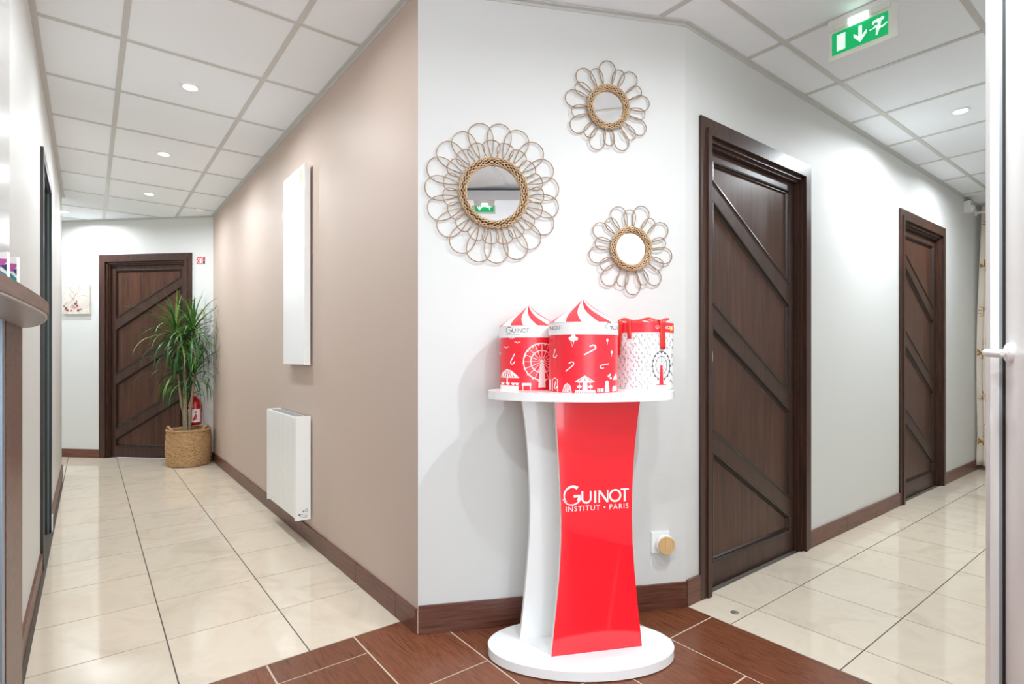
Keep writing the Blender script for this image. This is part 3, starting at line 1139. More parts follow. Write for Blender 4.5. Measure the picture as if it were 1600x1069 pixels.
for i in range(11):
    for j in range(13):
        zx = 400 + 62 * i + (31 if j % 2 else 0) + rnd.uniform(-6, 6)
        zy = 360 + 49 * j + rnd.uniform(-6, 6)
        if abs(zx - 733) > 325 or (abs(zx - 928) < 105 and zy > 530):
            continue
        candy(pr, *T(zx, zy), rnd.choice([0.011, 0.014, 0.017]), rnd.choice([150, 205, -25, 20, 165]), 0.0014)
tag(pr.build('candy_cane_print', PRINTD, gbody), kind='stuff')
pr = Print(cylfn(R), 0.01)
cxx, cyy = T(928, 705)
ferris(pr, cxx, cyy, 160 * k, 100 * k, 0.0022, 12, 16, 0.62)
pr.build('ferris_wheel_print', PRINTD, gbody)
pr = Print(cylfn(R + 0.0004), 0.01)
pr.poly([T(918, 700), T(940, 700), T(952, 925), T(904, 925)])
pr.poly([T(870, 925), T(985, 925), T(985, 933), T(870, 933)])
pr.build('ferris_tower_print', BOXRED, gbody)
pr = Print(cylfn(R * 1.012), 0.01)
pr.text('GUINOT', 128 * k, hb + 0.010, 0.017, 1.0)
pr.build('lid_lettering', PRINTW, glid)
pr = Print(cylfn(R * 1.012), 0.01)
pr.disc(0.309 * R / 0.343, hb + 0.012, 0.0062 , 12, 0.009)
pr.build('round_sticker', YELLOW, glid)


def ribbon_strip(path, w, up, name='ribbon'):
    m = MB()
    L, Rr = [], []
    for i, p in enumerate(path):
        p = Vector(p)
        u = Vector(up[i] if isinstance(up, list) else up)
        L.append(p + u * w / 2)
        Rr.append(p - u * w / 2)
    vl = [m.bm.verts.new(v) for v in L]
    vr = [m.bm.verts.new(v) for v in Rr]
    for i in range(len(path) - 1):
        m._face((vl[i], vr[i], vr[i + 1], vl[i + 1]))
    o = m.build(name, RIBBON, gb, smooth=80, normals=False)
    md = o.modifiers.new('thickness', 'SOLIDIFY')
    md.thickness = 0.0012
    md.offset = 1
    return o


def ontop(s, z, off=0.003):
    v = max(-0.999, min(0.999, s / R))
    tt = asin(v)
    return Vector(((R * 1.012 + off) * sin(tt), -(R * 1.012 + off) * cos(tt), z))


# tails hanging down the front
for s0, s1, zend, wid in ((-0.083, -0.094, 0.128, 0.026), (-0.053, -0.050, 0.192, 0.016), (0.064, 0.066, 0.152, 0.022)):
    path = []
    for i in range(10):
        f = i / 9
        path.append(ontop(s0 + (s1 - s0) * f, ht + 0.006 - (ht + 0.006 - zend) * f, 0.004))
    path.insert(0, ontop(s0, ht + 0.010, -0.015))
    d = Vector((cos(asin(s0 / R)), sin(asin(s0 / R)), 0))
    m = ribbon_strip(path, wid, tuple(d), 'ribbon_tail')
# waves of ribbon lying over the lid
for ph0, yy, x0, x1, amp in ((0.0, -0.085, -0.098, 0.09, 0.012), (1.8, -0.03, -0.085, 0.095, 0.012), (3.4, 0.03, -0.09, 0.085, 0.011)):
    path = []
    for i in range(34):
        f = i / 33
        xx = x0 + (x1 - x0) * f
        ye = max(yy, -sqrt(max(0.0, (R * 0.97) ** 2 - xx * xx)))
        path.append((xx, ye, ht + 0.004 + amp * (0.5 + 0.5 * sin(ph0 + f * 13)) ))
    ribbon_strip(path, 0.018, (0.1, 0.9, 0.42), 'ribbon_wave')


# ------------------------------------------------------------------ rattan mirrors
def rattan_mirror(label, u, z, r_in, r_out, petals, spin):
    """petals: list of (count, radius, half width, angle offset, y)"""
    p = (A_[0] + u * cos(wall_rot), A_[1] + u * sin(wall_rot))
    root = thing('rattan_mirror', label, 'mirror', (p[0], p[1], z), wall_rot, 'flower-shaped rattan mirrors')
    # backing and glass; local -y into the room
    m = MB().lathe([(0, 0.0), (r_out - 0.008, 0.0), (r_out - 0.008, 0.006), (0, 0.006)], 48)
    m.xform(Matrix.Rotation(radians(90), 4, 'X'))
    m.build('backing', BACKSHADE, root, (0, -0.002, 0), smooth=40)
    m = MB().lathe([(0, 0.0), (r_in + 0.006, 0.0), (r_in + 0.006, 0.003), (0, 0.003)], 64)
    m.xform(Matrix.Rotation(radians(90), 4, 'X'))
    m.build('mirror_glass', MIRROR, root, (0, -0.009, 0), smooth=40)
    # woven rim
    rc, rw, rd = (r_in + r_out) / 2, (r_out - r_in) / 2, 0.010
    m = MB()
    n = 64
    m.tube([(rc * cos(2 * pi * i / n), -0.017, rc * sin(2 * pi * i / n)) for i in range(n)], rw * 0.72, 8, closed=True, flat=0.5)
    core = m.build('rim_shade_core', BACKSHADE, root, smooth=60)  # dark core colour stands in for shade between the strands
    m = MB()
    wraps = 2 * max(3, int(round(rc / 0.03)))
    ns = 4
    n = wraps * 16
    for hand in (1, -1):
        for s in range(ns * 2):
            pts = []
            for i in range(n):
                th = 2 * pi * i / n
                mn = hand * wraps * th / 1.0 * 0.5 + 2 * pi * s / (ns * 2)
                if (wraps % 2) and False:
                    mn = mn
                lift = 0.0012 * (1 if (i // 4 + s) % 2 == 0 else -1) * hand
                rr = rc + (rw - 0.002) * cos(mn)
                yy = -0.017 - (rd + lift) * sin(mn)
                pts.append((rr * cos(th), min(yy, -0.006), rr * sin(th)))
            m.tube(pts, 0.0018, 5, closed=(wraps % 2 == 0), cap=True)
    m.build('woven_rim', RATTANL, root, smooth=60)
    for cnt, rad, hw, a0, y in petals:
        loop = []
        r0 = r_out - 0.01
        n = 30
        for i in range(n + 1):
            f = 2 * pi * i / n
            radial = (rad + r0) / 2 - (rad - r0) / 2 * cos(f)
            q = (1 - cos(f)) / 2
            lat = hw * sin(f) * (0.28 + 0.92 * q ** 0.8) + 0.30 * hw * cos(f / 2) * (1 - q)
            yy = y - 0.0032 * cos(f / 2) - (0.004 if q < 0.02 else 0)
            loop.append((lat, yy, radial))
        m = MB().tube(loop, 0.0021, 6)
        o = m.build('petal_loop', RATTAN, root, smooth=60)
        me = o.data
        for kx in range(cnt):
            ang = radians(a0) + 2 * pi * kx / cnt + random.uniform(-0.02, 0.02)
            if kx == 0:
                o.rotation_euler = (0, ang, 0)
            else:
                o2 = link('petal_loop', me, root, rot=(0, ang, 0))
                s = random.uniform(0.97, 1.02)
                o2.scale = (s, 1, s)
    return root


rattan_mirror('largest flower-shaped rattan mirror, at left on the white wall', 0.303, 1.757, 0.110, 0.145,
              [(19, 0.283, 0.052, 6, -0.012), (19, 0.208, 0.036, 15, -0.018)], 0)
rattan_mirror('small flower-shaped rattan mirror hung highest on the white wall', 0.793, 2.150, 0.067, 0.096,
              [(9, 0.196, 0.037, -2, -0.012), (9, 0.168, 0.027, 18, -0.017)], 0)
rattan_mirror('small flower-shaped rattan mirror hung lowest, above the gift boxes', 0.896, 1.555, 0.067, 0.096,
              [(9, 0.193, 0.037, 18, -0.012), (9, 0.166, 0.027, -2, -0.017)], 0)

# ------------------------------------------------------------------ socket with bamboo diffuser
so = (A_[0] + 1.035 * cos(wall_rot), A_[1] + 1.035 * sin(wall_rot))
s_ = thing('wall_socket', 'white square wall socket beside the display stand', 'socket', (so[0], so[1], 0.292), wall_rot)
MB().box(-0.042, -0.009, -0.045, 0.042, 0, 0.045, 0.003, 2).build('face_plate', WHITEP, s_)
m = MB().lathe([(0.019, 0), (0.021, 0.0025), (0.023, 0)], 24)
m.xform(Matrix.Rotation(radians(90), 4, 'X'))
m.build('socket_ring', WHITEP, s_, (0, -0.009, 0), smooth=40)
df = thing('plug_in_diffuser', 'round bamboo-faced plug-in on the wall socket', 'air freshener', (so[0] + 0.012 * cos(wall_rot), so[1] + 0.012 * sin(wall_rot), 0.287), wall_rot)
m = MB().lathe([(0, 0.012), (0.036, 0.012), (0.041, 0.016), (0.0415, 0.034), (0.040, 0.036), (0, 0.036)], 40)
m.xform(Matrix.Rotation(radians(90), 4, 'X'))
m.build('body', WHITEP, df, smooth=40)
m = MB().lathe([(0, 0.036), (0.0385, 0.036), (0.0385, 0.042), (0.037, 0.0435), (0, 0.0435)], 40)
m.xform(Matrix.Rotation(radians(90), 4, 'X'))
m.build('bamboo_disc', BAMBOO, df, smooth=40)

# ------------------------------------------------------------------ heaters on the pink wall
rp = thing('radiant_panel', 'tall slim white radiant panel high on the pink wall', 'heater', (XP, 3.225, 1.045))
rpp = MB().box(-0.045, 0, 0, -0.012, 0.431, 1.165, 0.003, 2).build('panel', WHITEMET, rp, smooth=35)
MB().box(-0.046, 0.004, 0.004, -0.0448, 0.427, 1.161).build('face_sheet', GLOSSW, rpp)
for z in (0.25, 0.9):
    MB().box(-0.013, 0.1, z, -0.001, 0.33, z + 0.04).build('bracket', GREYRUB, rp)
pr = Print(lambda a, b: (-0.0466, a, b), 1.0)
pr.poly([(0.02, 1.06), (0.105, 1.06), (0.0625, 1.145)])
tag(pr.build('warning_triangle', AMBER, rpp), 'amber warning triangle sticker')
pr = Print(lambda a, b: (-0.0469, a, b), 1.0)
pr.line([(0.02, 1.06), (0.105, 1.06), (0.0625, 1.145), (0.02, 1.06)], 0.007)
pr.line([(0.066, 1.118), (0.058, 1.096), (0.068, 1.094), (0.060, 1.072)], 0.006)
pr.build('triangle_outline', BLACKP, rpp)

ht_ = thing('finned_heater', 'white finned electric heater low on the pink wall', 'heater', (XP, 3.232, 0.15))
D0, D1_, HH, WW = -0.012, -0.093, 0.597, 0.638
hbody = MB().box(D1_ + 0.012, 0.02, 0.01, D0, WW - 0.004, HH - 0.006, 0.003).build('body', WHITEMET, ht_)
MB().box(D1_, 0.0, 0, D0 + 0.004, 0.024, HH, 0.004, 2).build('end_cap', WHITEMET, ht_, smooth=35)
MB().box(D1_, WW - 0.02, 0, D0 + 0.004, WW, HH, 0.004, 2).build('end_cap', WHITEMET, ht_, smooth=35)
nf = 8
fw = (WW - 0.044) / nf
fm = MB().box(D1_ + 0.001, 0.003, 0.012, D1_ + 0.014, fw - 0.003, HH - 0.006, 0.004, 2).build('fin', WHITEMET, hbody, (0, 0.024, 0), smooth=35)
for i in range(1, nf):
    link('fin', fm.data, hbody, (0, 0.024 + fw * i, 0))
sl = MB().box(D1_ + 0.02, 0.012, HH - 0.007, D0 - 0.012, fw - 0.012, HH - 0.003).build('top_grille', GREYRUB, hbody, (0, 0.024, 0))
for i in range(1, nf):
    link('top_grille', sl.data, hbody, (0, 0.024 + fw * i, 0))
MB().box(-0.012, 0.1, 0.1, 0, WW - 0.1, HH - 0.1).build('bracket', GREYRUB, ht_)
pr = Print(lambda a, b: (a, -0.0006, b), 1.0)
pr.arc(-0.032, 0.052, 0.008, 0, 360, 0.003, 14)
pr.poly([(-0.056, 0.045), (-0.044, 0.045), (-0.050, 0.058)])
for i in range(3):
    pr.line([(-0.074 + 0.004 * i, 0.033 - 0.009 * i), (-0.028, 0.033 - 0.009 * i)], 0.0022)
pr.poly([(-0.078, 0.028), (-0.066, 0.028), (-0.066, 0.038), (-0.078, 0.038)])
pr.build('rating_print', PRINTG, ht_)

# ------------------------------------------------------------------ plant in a basket, extinguisher
BC = (0.80, 6.365)
bk = thing('woven_basket', 'round seagrass basket with loop handles holding the plant', 'basket', (BC[0], BC[1], 0))
RB, HB = 0.193, 0.352
m = MB()
rows_, cols_ = 44, 144
rings = []
for j in range(rows_ + 1):
    z = 0.004 + HB * j / rows_
    base = RB * (0.94 + 0.075 * sin(pi * min(1, (j / rows_) * 0.8 + 0.12)))
    ring = []
    for i in range(cols_):
        th = 2 * pi * i / cols_
        ro = j // 2
        d = 0.0042 * sin(36 * th + pi * ro) * (1 if j % 2 else 0.35) + (0.0035 if j % 2 else -0.0025)
        jit = 0.0022 * sin(7 * th + 1.7 * ro) + random.uniform(-0.0009, 0.0009)
        sq = 1 + 0.02 * cos(4 * th + 0.6)
        ring.append(m.bm.verts.new(((base + d + jit) * sq * cos(th), (base + d + jit) * sq * sin(th), z + 0.002 * sin(5 * th + ro))))
    rings.append(ring)
for A, B in zip(rings, rings[1:]):
    for i in range(cols_):
        m._face((A[i], A[(i + 1) % cols_], B[(i + 1) % cols_], B[i]))
inner = [m.bm.verts.new((v.co.x * 0.9, v.co.y * 0.9, v.co.z - 0.004)) for v in rings[-1]]
inner2 = [m.bm.verts.new((v.co.x * 0.86, v.co.y * 0.86, HB - 0.06)) for v in rings[-1]]
for A, B in ((rings[-1], inner), (inner, inner2)):
    for i in range(cols_):
        m._face((A[i], A[(i + 1) % cols_], B[(i + 1) % cols_], B[i]))
m._face(rings[0][::-1])
m.build('woven_body', SEAGRASS, bk, smooth=70, normals=True)
m = MB()
for s in range(3):
    m.tube([((RB * 0.975 + 0.007 * cos(24 * th + 2.1 * s)) * cos(th), (RB * 0.975 + 0.007 * cos(24 * th + 2.1 * s)) * sin(th), HB + 0.003 + 0.006 * sin(24 * th + 2.1 * s)) for th in [2 * pi * i / 192 for i in range(192)]], 0.006, 6, closed=True)
m.build('braided_rim', SEAGRASS, bk, smooth=70)
for a0 in (radians(195), radians(-42)):
    m = MB()
    for s in range(2):
        pts = []
        for i in range(19):
            f = i / 18
            a = a0 + (f - 0.5) * 0.75
            pts.append(((RB * 0.97 + 0.004 * cos(20 * f + pi * s)) * cos(a), (RB * 0.97) * sin(a), HB - 0.02 + 0.07 * sin(pi * f) + 0.004 * sin(20 * f + pi * s)))
        m.tube(pts, 0.0065, 6)
    m.build('loop_handle', SEAGRASS, bk, smooth=70)
MB().lathe([(0, HB - 0.062), (RB * 0.845, HB - 0.062), (RB * 0.845, HB - 0.066), (0, HB - 0.066)], 40).build('soil', SOIL, bk)

pl = thing('dragon_tree', 'tall dragon tree with drooping narrow leaves before the far door', 'plant', (BC[0], BC[1], HB - 0.062))
cr, sr = cos(view_rot), sin(view_rot)


def P_(dx, dz, dd=0.0):
    """right, up, away as seen along the corridor; z above the floor -> local"""
    return Vector((dx * cr - dd * sr, dx * sr + dd * cr, dz - (HB - 0.062)))


def cane(pts, r0, r1, name='cane'):
    V = [P_(*p) for p in pts]
    # smooth
    Q = []
    for i in range(len(V) - 1):
        for k in range(5):
            Q.append(V[i].lerp(V[i + 1], k / 5))
    Q.append(V[-1])
    n = len(Q)
    rr = [r0 + (r1 - r0) * i / (n - 1) + 0.0012 * (i % 2) for i in range(n)]
    return MB().tube(Q, rr, 9).build(name, BARK, pl, smooth=60)


cane([(-0.030, 0.292), (-0.038, 0.50, 0.01), (-0.040, 0.80, 0.0), (-0.045, 1.03, 0.0)], 0.019, 0.014)
cane([(-0.045, 1.02), (-0.085, 1.16, -0.02), (-0.115, 1.36, -0.02)], 0.012, 0.010)
cane([(-0.045, 1.02), (-0.005, 1.14, 0.03), (0.030, 1.36, 0.02)], 0.012, 0.010)
cane([(-0.012, 0.292, 0.03), (0.0, 0.55, 0.03), (0.045, 0.78, 0.0), (0.075, 0.92, -0.02)], 0.015, 0.011)
cane([(-0.055, 0.292, 0.02), (-0.062, 0.5, 0.02), (-0.075, 0.60, 0.0), (-0.085, 0.92, -0.04)], 0.012, 0.009)
leaves = 0
rnd = random.Random(11)
heads = [((-0.115, 1.36, -0.02), 66, 0.46, 0), ((0.035, 1.36, 0.02), 66, 0.46, 0), ((-0.045, 1.22, -0.02), 30, 0.42, 1),
         ((0.078, 0.92, -0.02), 42, 0.40, 1), ((-0.088, 0.92, -0.04), 44, 0.40, 1)]
for (hx_, hz_, hd_), cnt, ln, low in heads:
    base = P_(hx_, hz_, hd_)
    for i in range(cnt):
        f = i / cnt
        az = i * 2.39996 + rnd.uniform(-0.2, 0.2)
        # inner leaves stand up, outer ones arch over and hang
        el = radians(84 - 100 * f ** 0.8 + rnd.uniform(-8, 8)) if not low else radians(68 - 85 * f + rnd.uniform(-8, 8))
        L = ln * rnd.uniform(0.8, 1.12) * (0.8 if f < 0.15 else 1)
        droop = (0.6 + 2.6 * f) * rnd.uniform(0.8, 1.2)
        p = base + Vector((0, 0, 0.05 * (1 - f) - 0.14 * f * (0.6 if low else 1)))
        d = el
        w0 = rnd.uniform(0.0065, 0.0095)
        N = 8
        m = MB()
        prev = None
        pts = []
        for kx in range(N + 1):
            pts.append(p.copy())
            p = p + Vector((cos(d) * cos(az), cos(d) * sin(az), sin(d))) * (L / N)
            d = max(radians(-86), d - droop / N * (0.5 + kx / N))
        side = Vector((-sin(az), cos(az), 0))
        for kx, q in enumerate(pts):
            # keep clear of the walls behind and beside
            wx, wy = q.x + BC[0], q.y + BC[1]
            if wx > XP - 0.02:
                q.x -= wx - (XP - 0.02)
            e = (q.x + BC[0] + q.y + BC[1]) - (BK[0] + BK[1] - 0.06)
            if e > 0:
                q.x -= e / 2
                q.y -= e / 2
            ww = w0 * min(1, 0.55 + 2.5 * kx / N) * (1 - (kx / N) ** 3) + 0.0008
            nn = Vector((0, 0, 1))
            a_ = m.bm.verts.new(q + side * ww)
            b_ = m.bm.verts.new(q + Vector((0, 0, -0.0018)))
            c_ = m.bm.verts.new(q - side * ww)
            if prev:
                m._face((prev[0], prev[1], b_, a_))
                m._face((prev[1], prev[2], c_, b_))
            prev = (a_, b_, c_)
        mat = rnd.choice([LEAFA, LEAFA, LEAFB, LEAFC] if (f < 0.5 and not low) else [LEAFA, LEAFB, LEAFB, LEAFC] if not low else [LEAFA, LEAFB, LEAFB])
        m.build('leaf', mat, pl, smooth=80, normals=False)
        leaves += 1

ex_u = -0.15
ep = far(ex_u)
ex = thing('fire_extinguisher', 'small red fire extinguisher with white label behind the basket', 'fire extinguisher',
           (ep[0] - 0.075 * S2, ep[1] - 0.075 * S2, 0.385), far_rot)
cyl = MB().lathe([(0, 0.0), (0.05, 0.0), (0.058, 0.008), (0.060, 0.02), (0.060, 0.215), (0.055, 0.24), (0.040, 0.26), (0.022, 0.272), (0.018, 0.285), (0.018, 0.30), (0, 0.30)], 32).build('cylinder', EXTRED, ex, smooth=40)
lb = MB()
n = 20
prev = None
for i in range(n + 1):
    a = radians(-180 + 180 * i / n)
    v = (lb.bm.verts.new((0.0606 * cos(a), 0.0606 * sin(a), 0.03)), lb.bm.verts.new((0.0606 * cos(a), 0.0606 * sin(a), 0.165)))
    if prev:
        lb._face((prev[0], v[0], v[1], prev[1]))
    prev = v
lbl = lb.build('paper_label', PRINTW, cyl, smooth=60, normals=False)
pr = Print(cylfn(0.0610), 0.01)
pr.poly([(0.012, 0.05), (0.03, 0.045), (0.046, 0.06), (0.05, 0.1), (0.038, 0.12), (0.028, 0.085)])
pr.poly([(0.03, 0.125), (0.048, 0.122), (0.05, 0.14), (0.034, 0.142)])
pr.build('label_picture', SIGNRED, cyl)
pr = Print(cylfn(0.0610), 0.01)
for dx_ in (-0.038, -0.022, -0.006):
    pr.line([(dx_, 0.06), (dx_ + 0.008, 0.148)], 0.006)
pr.poly([(-0.045, 0.036), (0.005, 0.036), (0.005, 0.052), (-0.045, 0.052)])
pr.build('label_drawing', PRINTG, cyl)
pr = Print(cylfn(0.0608), 0.01)
pr.line([(-0.03, 0.19), (-0.015, 0.235), (0.0, 0.2), (0.018, 0.232), (0.02, 0.185)], 0.008)
pr.build('emblem_print', PRINTW, cyl)
valve = MB().box(-0.03, -0.014, 0.298, 0.022, 0.014, 0.325, 0.004, 2).build('valve', CHROME, ex)
m = MB().tube([(-0.02, 0, 0.326), (0.03, 0, 0.342), (0.075, 0, 0.362)], [0.009, 0.009, 0.006], 8, flat=0.5)
m.build('squeeze_lever', EXTRED, valve, smooth=50)
m = MB().tube([(-0.01, 0, 0.312), (0.05, 0, 0.318), (0.085, 0, 0.304)], [0.008, 0.008, 0.005], 8, flat=0.5)
m.build('carry_handle', BLACKP, valve, smooth=50)
m = MB().tube([(-0.03, 0, 0.312), (-0.055, -0.005, 0.31), (-0.07, -0.012, 0.28), (-0.068, -0.014, 0.2)], [0.012, 0.012, 0.009, 0.009], 8)
m.build('hose', BLACKP, valve, smooth=50)
MB().box(-0.025, 0.05, 0.12, 0.025, 0.075, 0.2).build('wall_bracket', BLACKP, ex)

# ------------------------------------------------------------------ small things on the far wall
cp = far(-1.588)
pa = thing('blossom_canvas', 'small square canvas of pale blossoms on the far wall', 'picture', (cp[0], cp[1], 1.708), far_rot)
cvs = MB().box(-0.167, -0.022, -0.161, 0.167, -0.002, 0.161, 0.003).build('canvas', CANVAS, pa)
flatp = lambda y: (lambda a, b: (a, y, b))
pr = Print(flatp(-0.0226), 1.0)
rnd = random.Random(5)
for pts in ([(-0.14, -0.06), (-0.05, -0.02), (0.01, 0.06), (0.09, 0.12)], [(0.0, 0.04), (-0.06, 0.10), (-0.09, 0.145)], [(0.02, 0.03), (0.1, 0.04), (0.15, 0.02)], [(-0.03, 0.0), (-0.08, 0.06)], [(0.03, 0.08), (0.04, 0.15)]):
    pr.line(pts, 0.004, 0.002, 3)
pr.build('painted_branches', BRANCHP, cvs)
pr = Print(flatp(-0.0230), 1.0)
for _ in range(26):
    x_, y_ = rnd.uniform(-0.15, 0.15), rnd.uniform(-0.11, 0.15)
    pr.disc(x_, y_, rnd.uniform(0.005, 0.011), 7)
for i in range(7):
    a = radians(20 + 24 * i)
    pr.poly([(-0.02, -0.11), (-0.02 + 0.05 * cos(a) - 0.012, -0.11 + 0.06 * sin(a)), (-0.02 + 0.07 * cos(a), -0.11 + 0.085 * sin(a)), (-0.02 + 0.05 * cos(a) + 0.014, -0.11 + 0.055 * sin(a))])
pr.disc(-0.035, -0.095, 0.036, 12, 0.03)
pr.build('painted_blossoms', BLOSSOM, cvs)
pr = Print(flatp(-0.0234), 1.0)
for (x_, y_, r_) in ((-0.12, -0.1, 0.022), (-0.1, -0.12, 0.02), (0.0, -0.05, 0.022), (0.02, -0.075, 0.018), (0.03, -0.12, 0.02), (-0.14, -0.075, 0.012), (0.012, -0.025, 0.012), (0.06, -0.11, 0.012), (-0.06, -0.125, 0.016)):
    pr.poly([(x_ + r_ * rnd.uniform(0.6, 1.2) * cos(2 * pi * i / 7), y_ + 0.7 * r_ * rnd.uniform(0.6, 1.2) * sin(2 * pi * i / 7)) for i in range(7)])
pr.build('painted_dark_petals', BLOSSOMD, cvs)

sp = far(-0.136)
sg = thing('fire_point_sign', 'tiny red and white fire sign above the extinguisher', 'sign', (sp[0], sp[1], 2.0975), far_rot)
spl = MB().box(-0.052, -0.004, -0.042, 0.052, 0, 0.042).build('sign_plate', PRINTW, sg)
pr = Print(flatp(-0.0044), 1.0)
pr.poly([(-0.049, -0.039), (-0.022, -0.039), (-0.022, 0.039), (-0.049, 0.039)])
pr.poly([(-0.018, -0.039), (0.018, -0.039), (0.018, 0.039), (-0.018, 0.039)])
pr.poly([(0.022, 0.002), (0.049, 0.002), (0.049, 0.039), (0.022, 0.039)])
pr.build('red_fields', SIGNRED, spl)
pr = Print(flatp(-0.0048), 1.0)
pr.poly([(-0.008, -0.03), (0.008, -0.03), (0.008, 0.012), (0.003, 0.02), (-0.003, 0.02), (-0.008, 0.012)])
pr.line([(-0.042, 0.03), (-0.028, 0.01), (-0.042, -0.01), (-0.03, -0.03)], 0.005)
pr.line([(0.002, 0.022), (0.012, 0.03)], 0.004)
pr.build('white_pictograms', PRINTW, spl)
pr = Print(flatp(-0.0048), 1.0)
pr.poly([(0.024, -0.037), (0.047, -0.037), (0.047, -0.002), (0.024, -0.002)])
pr.build('black_field', BLACKP, spl)

# ------------------------------------------------------------------ exit signs
def man(pr, ox, oy, k):
    T = lambda x, y: (ox + (x - 985) * k, oy - (y - 450) * k)
    pr.disc(*T(1030, 352), 26 * k, 10)
    pr.poly([T(905, 345), T(985, 330), T(1020, 372), T(1010, 430), T(1000, 480), T(950, 470), T(975, 420), T(965, 380), T(930, 378), T(918, 402), T(898, 396)])
    pr.poly([T(1000, 455), T(1045, 455), T(1090, 428), T(1098, 444), T(1050, 482), T(990, 490)])
    pr.poly([T(955, 470), T(1000, 478), T(985, 520), T(970, 570), T(945, 568), T(950, 520)])
    pr.poly([T(930, 425), T(965, 418), T(960, 450), T(920, 462), T(866, 466), T(866, 452), T(915, 444)])


def exit_sign(label, loc, rz, w_, h_, order, drop):
    """local x across the sign, face to -y, hangs below z=0"""
    root = thing('exit_sign', label, 'exit sign', loc, rz, 'green exit signs')
    MB().box(-w_ * 0.56, -0.02, -0.024, w_ * 0.56, 0.03, 0, 0.006, 2).build('housing', WHITEP, root)
    MB().box(-w_ * 0.54, -0.019, -0.046, w_ * 0.54, -0.004, -0.024, 0.003).build('light_bar', CLEARP, root)
    MB().box(-w_ * 0.18, -0.0235, -0.05, w_ * 0.16, -0.005, -0.026, 0.002).build('led_window', LEDW, root)
    zt = -drop
    plate = MB().box(-w_ / 2 - 0.014, -0.012, zt - h_ - 0.02, w_ / 2 + 0.03, -0.007, -0.04, 0.001).build('clear_plate', CLEARP, root)
    pr = Print(flatp(-0.0126), 1.0)
    pr.poly([(-w_ / 2, zt - h_), (w_ / 2, zt - h_), (w_ / 2, zt), (-w_ / 2, zt)])
    pr.build('green_field', GREENSIGN, plate)
    pr = Print(flatp(-0.0130), 1.0)
    zc = zt - h_ / 2
    for kind, cx_ in order:
        cx_ *= w_
        if kind == 'door':
            pr.poly([(cx_ - w_ * .08, zc - h_ * .36), (cx_ + w_ * .08, zc - h_ * .36), (cx_ + w_ * .08, zc + h_ * .36), (cx_ - w_ * .08, zc + h_ * .36)])
        elif kind == 'arrow':
            a_ = h_ * 0.36
            pr.poly([(cx_ - a_ * .2, zc + a_), (cx_ + a_ * .2, zc + a_), (cx_ + a_ * .2, zc - a_ * .5), (cx_ - a_ * .2, zc - a_ * .5)])
            pr.poly([(cx_, zc - a_), (cx_ + a_ * .72, zc - a_ * .12), (cx_ + a_ * .72, zc + a_ * .3), (cx_, zc - a_ * .4)])
            pr.poly([(cx_, zc - a_), (cx_, zc - a_ * .4), (cx_ - a_ * .72, zc + a_ * .3), (cx_ - a_ * .72, zc - a_ * .12)])
        elif kind == 'man':
            man(pr, cx_, zc, h_ * 0.0029)
        elif kind == 'panel':
            pr.poly([(cx_ - w_ * .17, zc - h_ * .36), (cx_ + w_ * .17, zc - h_ * .36), (cx_ + w_ * .17, zc + h_ * .36), (cx_ - w_ * .17, zc + h_ * .36)])
    pr.build('white_pictograms', SIGNW, plate)
    return root


# in the right corridor; faces the camera along -x
exit_sign('green running-man exit sign hanging from the ceiling at upper right', (2.57, 0.922, ZC - 0.001), radians(-90), 0.212, 0.096,
          [('door', -0.33), ('arrow', 0.02), ('man', 0.34)], 0.058)
bx = 0.485
exit_sign('small green exit sign seen only in the large mirror', (bx, bh(bx) - 0.03, 2.467), radians(180 - 14.3), 0.165, 0.092,
          [('man', -0.25), ('arrow', 0.26)], 0.006)


# ------------------------------------------------------------------ ceiling lights and detectors
def downlight(label, x, y, z=ZC, power=SPOT_POWER):
    root = thing('downlight', label, 'ceiling light', (x, y, z), 0, 'recessed ceiling downlights')
    MB().lathe([(0.030, 0.004), (0.031, -0.002), (0.036, -0.006), (0.043, -0.004), (0.044, 0.004)], 32).build('trim_ring', WHITEMET, root, smooth=50)
    MB().lathe([(0, -0.001), (0.030, -0.001), (0.030, 0.002), (0, 0.002)], 28).build('lamp', LAMP, root)
    area_light('lamp_light', (0, 0, -0.012), (0, 0, 0), 0.06, 0.06, power, (0.93, 1.0, 1.06), 'DISK', root, spread=169)
    return root


downlight('nearest ceiling downlight over the left corridor', 0.435, 3.41, power=8)
downlight('second ceiling downlight along the left corridor', 0.43, 4.66)
downlight('third ceiling downlight along the left corridor', 0.43, 5.89)
downlight('ceiling downlight at far left above the side passage', -0.19, 7.14, power=11)
downlight('unseen downlight added deep in the side passage', -1.41, 7.76, power=14)  # unseen lamp added to brighten the far wall
downlight('bright ceiling downlight over the right corridor', 4.10, 0.936, power=16)
downlight('unseen downlight added over the right corridor, hidden behind the white door', 5.34, 0.936, power=12)  # unseen lamp added to light the far part of the corridor
downlight('unseen downlight added near the start of the pink wall', 0.43, 2.16, power=4.5)  # added lamp, unseen, for the near end of the left corridor
downlight('unseen downlight added to light the mirror wall and white door', 1.63, 0.336, power=17)  # unseen lamp added for the mirror wall and door leaf
downlight('unseen downlight added in front of the display stand', 1.03, 0.336, power=7)  # second unseen lamp added to even the light on the mirror wall
downlight('unseen downlight added above the counter', -0.17, 0.336, power=14)  # unseen lamp added for more diffuse light
downlight('unseen reception downlight added behind the camera, left', -1.6, -1.8, 2.468, power=10)  # reception fill lamp, unseen and added
downlight('unseen reception downlight added behind the camera, right', 0.2, -1.8, 2.468, power=10)  # other added reception fill lamp, also unseen

